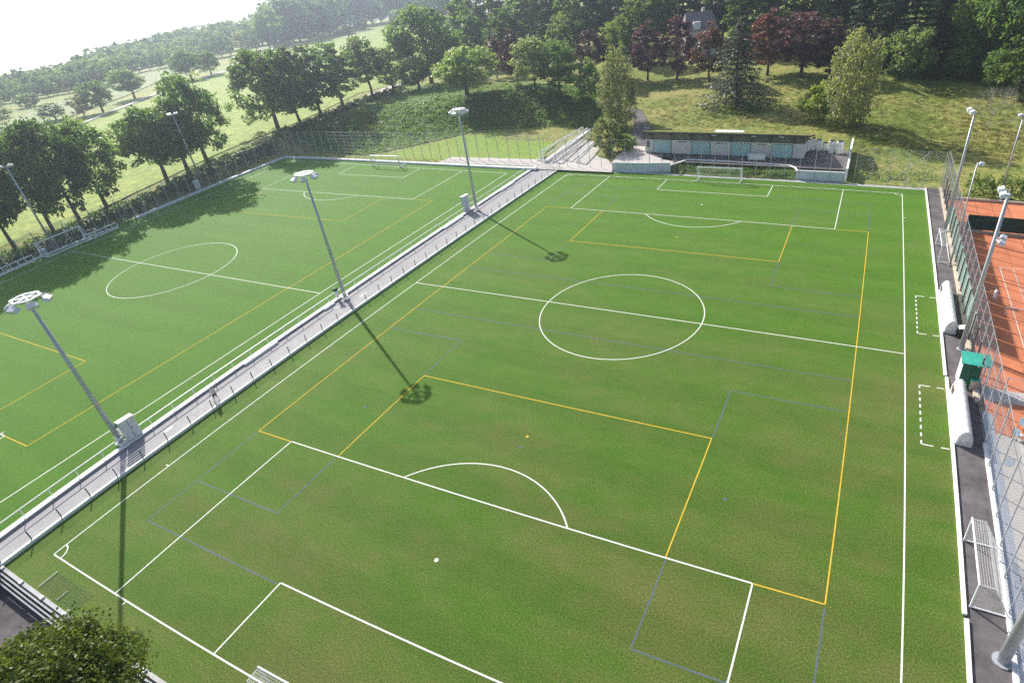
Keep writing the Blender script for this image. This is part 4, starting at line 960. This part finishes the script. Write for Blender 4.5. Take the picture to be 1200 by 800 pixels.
def proto(kind):
    """(crown mesh, trunk mesh, unit height, unit width)"""
    if kind in PROTO: return PROTO[kind]
    k, i = kind.rsplit('_', 1); sd_ = hash_(kind)
    if k == 'oak': d = crown_broad(sd_, 14, 12, .20, 7200, .34, 150, 'dome'); H, W, b, r0 = 14, 12, .24, .36
    elif k == 'oval': d = crown_broad(sd_, 14, 8.5, .10, 5200, .30, 110, 'egg'); H, W, b, r0 = 14, 8.5, .10, .28
    elif k == 'tall': d = crown_broad(sd_, 18, 9, .08, 6800, .37, 130, 'egg'); H, W, b, r0 = 18, 9, .08, .3
    elif k == 'cone': d = crown_broad(sd_, 12, 7.5, .12, 5200, .26, 110, 'cone'); H, W, b, r0 = 12, 7.5, .12, .22
    elif k == 'bush': d = crown_broad(sd_, 6, 7, .0, 4200, .23, 80, 'dome'); H, W, b, r0 = 6, 7, .02, .12
    elif k == 'far': d = crown_broad(sd_, 14, 12, .04, 2600, .48, 80, 'dome'); H, W, b, r0 = 14, 12, .05, .35
    elif k == 'fir': d = conifer(sd_); H, W, b, r0 = 18, 8, .06, .28
    elif k == 'cedar': d = conifer(sd_, 17, 12, 9500, .26, .28, 17); H, W, b, r0 = 17, 12, .06, .35
    elif k == 'poplar': d = crown_broad(sd_, 20, 4.2, .05, 3500, .4, 60, 'egg'); H, W, b, r0 = 20, 4.2, .05, .25
    elif k == 'weep': d = weeping(sd_); H, W, b, r0 = 13, 7, .1, .2
    pos, nrm, ls, rng, C = d
    fz = H/np.percentile(pos[:, 2], 99.6); fx = W/2/np.percentile(np.hypot(pos[:, 0], pos[:, 1]), 96); fit = np.array([fx, fx, fz]); pos = pos*fit; C = C*fit
    cm = quads_mesh('crown', pos, nrm, ls, rng, L_['mid'], asp=(1.0 if k not in ('weep',) else .8))
    tm = trunk_mesh('trunk', H, max(b, .06), C, rng, r0, M['bark'])
    PROTO[kind] = (cm, tm, H, W); return PROTO[kind]
def hash_(s):
    h = 7
    for c in s: h = (h*31+ord(c)) % 1000003
    return h
rnd = random.Random(5)
def merged_trees(name, items):
    """a far-off wood that reads as one mass: (point, height, width, kind, leaf material) -> one object"""
    o0 = Vector(items[0][0]); mats = sorted({i[4] for i in items}); V, F_, MI = [], [], []; nv = 0
    for p, H, W, kind, lm in items:
        cm, tm, uh, uw = proto(kind); n = len(cm.vertices); v = np.empty(n*3, np.float32); cm.vertices.foreach_get('co', v); v = v.reshape(-1, 3)
        a = rnd.uniform(0, 6.28); c, s_ = math.cos(a), math.sin(a); v = v*np.array([W/uw, W/uw, H/uh]); v = np.stack([v[:, 0]*c-v[:, 1]*s_, v[:, 0]*s_+v[:, 1]*c, v[:, 2]], 1)+np.array(Vector(p)-o0)
        V.append(v); MI += [mats.index(lm)]*(n//4)
    v = np.concatenate(V).astype(np.float32); n = len(v)//4; me = bpy.data.meshes.new(name); me.vertices.add(4*n); me.vertices.foreach_set('co', v.ravel())
    me.loops.add(4*n); me.loops.foreach_set('vertex_index', np.arange(4*n, dtype=np.int32)); me.polygons.add(n); me.polygons.foreach_set('loop_start', np.arange(0, 4*n, 4, dtype=np.int32))
    for m_ in mats: me.materials.append(L_[m_])
    me.polygons.foreach_set('material_index', np.array(MI, dtype=np.int32)); me.update(calc_edges=True)
    ob = bpy.data.objects.new(name, me); COL.objects.link(ob); ob.location = o0; return stuff(ob)

def tree(p, H, W, kind, lm, label, group=None, bark='bark', cat='tree', name='tree'):
    cm, tm, uh, uw = proto(kind)
    rt = root(name, p, label, cat, group, rnd.uniform(0, 6.28))
    sx = W/uw; sz = H/uh
    for nm_, me, mm in (('crown', cm, L_[lm]), ('trunk', tm, M[bark])):
        o = bpy.data.objects.new(nm_, me); COL.objects.link(o); o.parent = rt; o.scale = (sx, sx, sz)
        o.material_slots[0].link = 'OBJECT'; o.material_slots[0].material = mm
    return rt
def ptree(u, v, tv, wpx, kind, lm, label, group=None, z=None, **kw):
    p = AT(u, v) if z is None else A(u, v, z)
    H = hgt(p, tv); W = wpx/ppm(p+Vector((0, 0, H*.5)))
    return tree(p, H, W, kind, lm, label, group, **kw)
# row of broad trees beside the left pitch
g = 'dark trees along the outer fence of the left pitch'
ptree(65, 275, 156, 70, 'oak_0', 'dark', 'dark round tree at the left edge of the photo above the barrier frame', g)
ptree(94, 259, 142, 70, 'oak_1', 'dark', 'dark broad tree directly behind the shaded goal and its mast', g)
ptree(125, 242, 144, 68, 'oak_2', 'mid', 'dark tree with leaning trunk right of the shaded goal', g)
ptree(21, 296, 172, 66, 'oak_3', 'dark', 'dark tree cut by the left edge of the photo below the round shrubs', g)
ptree(196, 212, 128, 74, 'oak_0', 'dark', 'dark round tree right of the field gap, over the outer fence', g)
ptree(244, 192, 90, 70, 'oak_2', 'mid', 'tall ragged tree beside the floodlight mast on the tree side', g)
ptree(221, 202, 126, 70, 'oak_3', 'dark', 'dark tree pressed between its two neighbours by the tree-side mast', g)
g = 'row of trees along the lane behind the left pitch'
ptree(326, 151, 60, 78, 'oak_1', 'dark', 'broad dark tree at the left end of the lane row, above the fence corner', g)
ptree(352, 144, 58, 60, 'tall_0', 'dark', 'dark tree second from the left in the lane row', g)
ptree(377, 135, 55, 66, 'oval_0', 'dark', 'dark tree third from the left in the lane row', g)
ptree(402, 125, 52, 62, 'oval_1', 'mid', 'tree with a pointed top in the middle of the lane row', g)
ptree(436, 112, 44, 52, 'oval_2', 'dark', 'narrow dark tree right of the middle of the lane row', g)
ptree(462, 108, 56, 46, 'oval_1', 'mid', 'lighter green tree near the right end of the lane row', g)
ptree(492, 106, 68, 52, 'oak_2', 'mid', 'low round pale-topped tree at the right end of the lane row', g)
ptree(506, 98, 8, 82, 'oak_0', 'mid', 'very large broad green tree behind the right end of the lane row')
ptree(548, 112, 56, 76, 'oak_3', 'mid', 'broad green tree on the shaded bank before the first purple trees')
ptree(533, 92, 36, 36, 'oval_0', 'pale', 'pale grey-green small-crowned tree behind the broad green bank tree')
ptree(583, 92, 42, 30, 'cone_0', 'red', 'thin purple-leaved tree, left of the two on the shaded bank', bark='palebark')
ptree(607, 100, 37, 38, 'cone_1', 'red', 'thin purple-leaved tree, right of the two on the shaded bank', bark='palebark')
ptree(628, 110, 45, 48, 'oval_2', 'pale', 'pale green tree just right of the thin purple trees')
ptree(657, 113, 49, 50, 'oval_1', 'mid', 'round green tree left of the weeping birch on the bank')
ptree(692, 120, 69, 32, 'cone_0', 'mid', 'small pointed green tree touching the weeping birch')
ptree(693, 90, 36, 46, 'cone_2', 'red', 'purple-leaved tree behind the small pointed green tree')
ptree(664, 92, 20, 34, 'oval_0', 'pale', 'pale tree standing behind the round green bank tree')
ptree(717, 88, 28, 34, 'oval_2', 'lime', 'bright yellow-green tree above the weeping birch')
ptree(725, 150, 56, 46, 'weep_0', 'olive', 'weeping birch beside the path left of the clubhouse', bark='palebark')
ptree(759, 94, 26, 44, 'cone_1', 'red', 'purple-red tree on the meadow edge, first right of the weeping birch')
ptree(793, 94, 21, 44, 'cone_2', 'red', 'purple-red tree on the meadow edge just left of the house roof')
ptree(831, 96, 27, 46, 'cone_0', 'russet', 'red-brown tree on the meadow edge left of the blue-green cedar')
ptree(864, 124, 15, 82, 'cedar_0', 'cedar', 'big blue-green cedar with drooping boughs on the meadow')
ptree(899, 88, 12, 56, 'cone_1', 'russet', 'deep red tree right behind the cedar')
ptree(938, 90, 16, 72, 'oval_1', 'red', 'broad dark purple tree right of the deep red tree')
ptree(972, 92, 24, 48, 'oval_0', 'red', 'dark purple tree half hidden by the large weeping willow')
ptree(993, 148, 36, 60, 'weep_1', 'olive', 'large grey-green weeping tree on the meadow right of the clubhouse', bark='palebark')
ptree(958, 142, 98, 44, 'bush_0', 'lime', 'yellow-green shrub at the left foot of the large weeping tree', cat='shrub', name='shrub')
ptree(1063, 90, 34, 62, 'bush_1', 'pale', 'pale round bush tree before the dark wood on the right', cat='shrub', name='shrub')
ptree(1125, 92, 52, 50, 'bush_0', 'mid', 'green shrub with light tips at the edge of the dark wood', cat='shrub', name='shrub')
ptree(1178, 108, 58, 52, 'bush_2', 'dark', 'dark green shrub at the meadow edge above the bare shrub', cat='shrub', name='shrub')
ptree(1203, 122, 85, 30, 'bush_1', 'cedar', 'blue-green shrub at the right edge of the photo', cat='shrub', name='shrub')
ptree(712, 180, 140, 36, 'bush_1', 'olive', 'small grey-green tree on the planted island by the stored goals', cat='tree')
ptree(733, 178, 158, 30, 'bush_0', 'lime', 'low yellow-green shrub on the planted island before the clubhouse', cat='shrub', name='shrub')
ptree(722, 158, 146, 22, 'bush_2', 'mid', 'low green shrub at the foot of the weeping birch', cat='shrub', name='shrub')
# bare shrub
p = AT(1156, 150); H = hgt(p, 96); rng = np.random.default_rng(3); mb = MB()
def twig(a, d, l, r, k):
    b = a+d*l; mb.tube(a, b, r, r*.6, 4, False)
    if k: 
        for _ in range(3): twig(b, (d+Vector(rng.normal(size=3))*.42+Vector((0, 0, .12))).normalized(), l*.72, r*.6, k-1)
for _ in range(7): twig(Vector((0, 0, 0)), (Vector((0, 0, 1))+Vector((rng.normal()*.5, rng.normal()*.5, 0))).normalized(), H*.33, .05, 4)
o = mb.build('bare_shrub', M['palebark'], loc=p); tag(o, 'bare pale-twigged shrub on the meadow behind the lamp post', 'shrub')
# dark wood behind the purple trees
g = 'tall trees of the wood behind the meadow'
wood = [(560, 70, -30, 60, 'tall_0', 'dark'), (590, 62, -35, 56, 'fir_0', 'fir'), (622, 66, -30, 60, 'tall_1', 'dark'), (650, 60, -40, 50, 'fir_1', 'fir'), (676, 64, -25, 56, 'tall_0', 'dark'), (706, 58, -40, 60, 'tall_1', 'dark'), (738, 60, -40, 62, 'fir_0', 'fir'), (770, 58, -45, 60, 'tall_0', 'dark'),
        (742, 74, 0, 44, 'tall_1', 'dark'), (800, 50, -50, 50, 'fir_1', 'fir'), (846, 50, -30, 50, 'tall_1', 'dark'), (872, 62, -20, 56, 'tall_0', 'dark'), (905, 56, -50, 60, 'tall_1', 'dark'), (940, 60, -45, 62, 'oak_1', 'pale'), (975, 66, -50, 50, 'fir_0', 'fir'), (1000, 78, -20, 40, 'fir_1', 'fir'), (1012, 72, 18, 30, 'fir_0', 'mid'),
        (1035, 78, -45, 56, 'fir_1', 'fir'), (1062, 78, -40, 60, 'fir_0', 'fir'), (1092, 80, -50, 60, 'fir_1', 'fir'), (1120, 82, -40, 60, 'fir_0', 'fir'), (1148, 88, -30, 76, 'oak_3', 'dark'), (1178, 94, -40, 84, 'oak_0', 'mid'), (1206, 100, -20, 80, 'oak_2', 'dark'), (1130, 84, 20, 50, 'oak_1', 'dark'), (1235, 110, 0, 80, 'oak_1', 'dark'),
        (540, 64, 0, 54, 'fir_1', 'fir'), (600, 80, 10, 50, 'tall_1', 'dark'), (640, 86, 25, 40, 'fir_0', 'dark'), (560, 84, 20, 36, 'tall_0', 'dark')]
for u, v, tv, wp, kd, lm in wood: ptree(u, v, tv, wp, kd, lm, 'tall dark tree of the wood behind the red and purple trees', g)
back_wood = []
for i in range(46):                                                # the wood goes on behind, out of sight above the photo's edge
    u = 520+i*15.5+rnd.uniform(-6, 6); p = AT(u, 62-(i % 3)*16+max(0, (u-900)*.04)); p = p+Vector((rnd.uniform(-3, 3), 12, 0)); p.z = terr(p.x, p.y)
    back_wood.append((p, rnd.uniform(19, 27), rnd.uniform(9, 13), rnd.choice(['tall_0', 'tall_1', 'far_0', 'far_1']), rnd.choice(['dark', 'fir', 'dark', 'mid'])))
merged_trees('deep_wood', back_wood)
# park trees in the fields
g = 'park trees along the farm path'
ptree(66, 141, 121, 32, 'oval_1', 'mid', 'small low tree at the left end of the farm path row', g)
ptree(99, 136, 112, 24, 'far_0', 'olive', 'thin brownish tree left of the round dark park tree', g)
ptree(121, 131, 96, 38, 'oak_2', 'mid', 'round dark park tree beside the farm path', g)
ptree(158, 115, 81, 38, 'oak_3', 'mid', 'broad park tree in the middle of the farm path', g)
ptree(225, 93, 59, 36, 'oak_0', 'mid', 'left of the twin park trees at the far end of the path', g)
ptree(248, 88, 60, 28, 'oak_1', 'mid', 'right of the twin park trees at the far end of the path', g)
for u, v, tv, wp, lab in ((36, 125, 110, 26, 'round shrub in the far meadow left of the tree belt'), (2, 139, 127, 24, 'round shrub at the left edge of the far meadow'), (404, 41, 31, 28, 'low round shrub at the far edge of the hay field, left one'), (425, 35, 22, 18, 'taller round shrub at the far edge of the hay field'), (466, 27, 12, 20, 'pale shrub at the far right edge of the hay field')):
    ptree(u, v, tv, wp, 'bush_1', 'mid', lab, cat='shrub', name='shrub')
ptree(320, 52, 4, 14, 'poplar_0', 'dark', 'slim dark poplar standing out of the far tree belt')
ptree(418, 31, -14, 34, 'poplar_0', 'fir', 'big dark conifer at the far field edge, left of the pair'); ptree(448, 22, -18, 26, 'poplar_0', 'fir', 'big dark conifer at the far field edge, right of the pair')
# far tree belt towards the lake
g = 'far belt of trees before the lake'; lab = 'hazy tree of the far belt between the fields and the lake, before the farthest wood'
front = [(-12, 150), (0, 122), (40, 116), (90, 107), (130, 97), (152, 87), (205, 77), (265, 66), (300, 60), (340, 51), (370, 45), (395, 38), (440, 27), (480, 22), (520, 24)]
sky_ = [(-12, 98), (0, 92), (40, 82), (75, 80), (100, 66), (150, 52), (205, 40), (225, 34), (265, 24), (300, 14), (340, 6), (400, -6), (520, -24)]
ev = lambda P, u: np.interp(u, [a for a, b in P], [b for a, b in P])
far_wood = []
for row, (f0, step, hp) in enumerate(((0.0, 13, .56), (.16, 11, .74), (.30, 10, .88), (.44, 9.5, 1.0), (.58, 10, 1.06))):
    u = -14+rnd.uniform(0, 6)
    while u < 500:
        vb = ev(front, u); vt = ev(sky_, u); v = vb-(vb-vt)*f0*.8; tv = vb-(vb-vt)*(hp+rnd.uniform(-.11, .09))
        if tv < v-4:
            p = AT(u, v); H = min(hgt(p, tv), 26)
            ar = (p, H, min(max(H*rnd.uniform(.8, 1.15), (step*1.25)/ppm(p)), 24), rnd.choice(['far_0', 'far_1', 'far_2', 'far_3']), rnd.choice(['mid', 'dark', 'dark', 'pale', 'mid']))
            if row < 3: tree(*ar, lab, g)
            else: far_wood.append(ar)
        u += step*rnd.uniform(.8, 1.25)
merged_trees('far_wood', far_wood)
for i in range(46):
    u = 322+i*4.6+rnd.uniform(-2, 2); v = ev(front, u)-rnd.uniform(-1, 5); p = AT(u, v); H = min(hgt(p, ev([(322, 6), (350, -6), (420, -22), (520, -40)], u)+rnd.uniform(-6, 18)), 62)
    tree(p, H, H*rnd.uniform(.55, .85), rnd.choice(['far_0', 'far_1', 'far_2', 'far_3']), rnd.choice(['mid', 'dark', 'dark', 'pale', 'mid']), lab, g)
# hedges and ground cover
def hedge(name, label, pts, w, h, lm, n_m=70, ls=.22, seed=1, cat='hedge', kind=None):
    rng = np.random.default_rng(seed); pos = []; o = np.array(pts[0])
    for a, b in zip(pts, pts[1:]):
        a, b = np.array(a), np.array(b); L = np.linalg.norm(b-a); k = int(L*n_m*(w+h)/3); t = rng.random(k)[:, None]; d = (b-a)/L; s = np.array([-d[1], d[0], 0])
        an = rng.uniform(0, PI, k); rr = rng.uniform(.6, 1.05, k); lump = 1+.22*np.sin(t[:, 0]*L*1.3+seed)+.12*np.sin(t[:, 0]*L*3.1)
        q = a+(b-a)*t+s*(np.cos(an)*w/2*rr*lump)[:, None]; q[:, 2] += np.sin(an)*h*rr*lump; pos.append(q-o)
    pos = np.concatenate(pos); nrm = unit(rng.normal(size=pos.shape)*.6+np.array([0, 0, .7]))
    me = quads_mesh(name, pos, nrm, ls, rng, L_[lm]); ob = bpy.data.objects.new(name, me); COL.objects.link(ob); ob.location = o
    if kind: ob['kind'] = kind
    else: tag(ob, label, cat)
    return ob
hedge('hedge', 'long dark hedge behind the outer fence of the left pitch', [AT(u, v) for u, v in ((-20, 318), (60, 280), (120, 254), (190, 225), (250, 197), (318, 167))], 2.6, 1.2, 'dark', 60, .3, 2)
hedge('hedge', 'dark hedge along the lane under the lane row of trees', [AT(u, v) for u, v in ((322, 162), (352, 152), (392, 135), (436, 117), (474, 104))], 2.2, 1.6, 'dark', 60, .3, 3)
def cover(name, poly, n, ls, lm, h, seed, m=None):
    """leafy ground cover scattered over the land inside a photo polygon"""
    rng = np.random.default_rng(seed); P = []; us = [p[0] for p in poly]; vs = [p[1] for p in poly]
    def inside(u, v):
        c = False; k = len(poly)-1
        for q in range(len(poly)):
            if (poly[q][1] > v) != (poly[k][1] > v) and u < (poly[k][0]-poly[q][0])*(v-poly[q][1])/(poly[k][1]-poly[q][1])+poly[q][0]: c = not c
            k = q
        return c
    while len(P) < n//14:
        u, v = rng.uniform(min(us), max(us)), rng.uniform(min(vs), max(vs))
        if inside(u, v): p = AT(u, v); P.append((p.x, p.y, p.z, rng.uniform(.35, 1)))
    P = np.array(P); c = np.repeat(P, 14, 0); pos = c[:, :3]+rng.normal(size=(len(c), 3))*np.array([.55, .55, 0])*(h/1.0)**.5
    pos[:, 2] += np.abs(rng.normal(size=len(c)))*.35*h*c[:, 3]
    nrm = unit(rng.normal(size=pos.shape)*.8+np.array([0, 0, .6])); o0 = P[0, :3]
    me = quads_mesh(name, pos-o0, nrm, ls, rng, L_[lm]); ob = bpy.data.objects.new(name, me); COL.objects.link(ob); ob.location = o0; return stuff(ob)
BANK = [(340, 172), (352, 154), (400, 131), (440, 113), (480, 99), (560, 98), (640, 99), (698, 103), (712, 140), (690, 150), (640, 148), (560, 152), (520, 163), (470, 174), (430, 182)]
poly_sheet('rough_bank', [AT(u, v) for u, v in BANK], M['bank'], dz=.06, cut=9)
cover('bank_ground_cover', BANK, 40000, .26, 'dark', .8, 5)  # dark undergrowth over dark ground; colours also carry the bank's tree shade
poly_sheet('verge_tree_shade', [AT(u, v) for u, v in ((-20, 322), (60, 284), (120, 257), (190, 228), (250, 200), (322, 168), (330, 183), (300, 194), (236, 220), (160, 252), (86, 284), (0, 320))], M['bank'], dz=.06, cut=9)  # dark ground sheet by the fence, tree shade put into its colour
cover('verge_ground_cover', [(-15, 322), (60, 284), (120, 257), (190, 228), (250, 200), (322, 168), (328, 181), (236, 219), (160, 251), (86, 283), (0, 319)], 16000, .24, 'fir', .8, 6)  # leaves kept dark to carry the same tree shade
cover('meadow_grass', [(745, 128), (790, 112), (900, 98), (1060, 93), (1200, 118), (1200, 190), (1120, 178), (1000, 182), (992, 158), (950, 152), (755, 148)], 46000, .10, 'hay', .22, 11)
hedge('hedge', 'dark hedge behind the back wall of the tennis courts', [A(u, v, 0) for u, v in ((1130, 228), (1165, 229), (1200, 232), (1240, 234))], 3.0, 2.6, 'dark', 110, .2, 6)
hedge('bank_plants', '', [A(u, v, z) for u, v, z in ((800, 197, .5), (830, 199, .5), (870, 201, .5), (926, 204, .5))], 2.0, .5, 'mid', 140, .13, 7, kind='stuff')
hedge('rough_bank_plants', '', [A(u, v, 0) for u, v in ((1000, 206), (1030, 206), (1060, 207), (1095, 207))], 4.5, .8, 'pale', 70, .15, 8, kind='stuff')
hedge('wood_edge_shrubs', '', [AT(u, v) for u, v in ((1040, 92), (1090, 92), (1140, 94), (1190, 104), (1240, 116))], 4, 3.0, 'dark', 50, .32, 9, kind='stuff')
fence('wire_fence', 'thin wire fence at the upper edge of the meadow before the dark wood', [AT(1042+11*i, 91.5+.1*i) for i in range(11)], 2.0, sp=.6, wr_=.006, pr=.06)
# glossy bush near the camera, bottom left
p = A(8, 848, 5.0); p.z = -1.0
pos, nrm, ls, rng, C = crown_broad(77, 9.6, 9.6, .05, 170000, .11, 380, 'dome')
fz = 9.6/np.percentile(pos[:, 2], 99.8); fz *= .93; pos = pos*np.array([1.24, 1.24, fz]); C = C*np.array([1.24, 1.24, fz])
me = quads_mesh('crown', pos, nrm, ls, rng, L_['hedge']); rt = root('bush_tree', p, 'glossy green bush in the bottom left corner close to the camera', 'bush')
o = bpy.data.objects.new('crown', me); COL.objects.link(o); o.parent = rt
o = bpy.data.objects.new('trunk', trunk_mesh('trunk', 9.6, .1, C, rng, .25, M['bark'])); COL.objects.link(o); o.parent = rt

# ------------------------------------------------------------------ haze
mb = MB(); mb.box((-1500, 1200, 13.5), (6800, 6800, 55)); hz = mb.build('haze', bpy.data.materials.new('haze_air')); hz['kind'] = 'stuff'
hm = hz.data.materials[0]; hm.use_nodes = True; nt = hm.node_tree; nt.nodes.remove(nt.nodes['Principled BSDF'])
pv = nt.nodes.new('ShaderNodeVolumePrincipled'); pv.inputs['Color'].default_value = (0.66, 0.78, 1.0, 1); pv.inputs['Density'].default_value = HAZE; pv.inputs['Anisotropy'].default_value = 0.65
nt.links.new(pv.outputs[0], nt.nodes['Material Output'].inputs['Volume'])
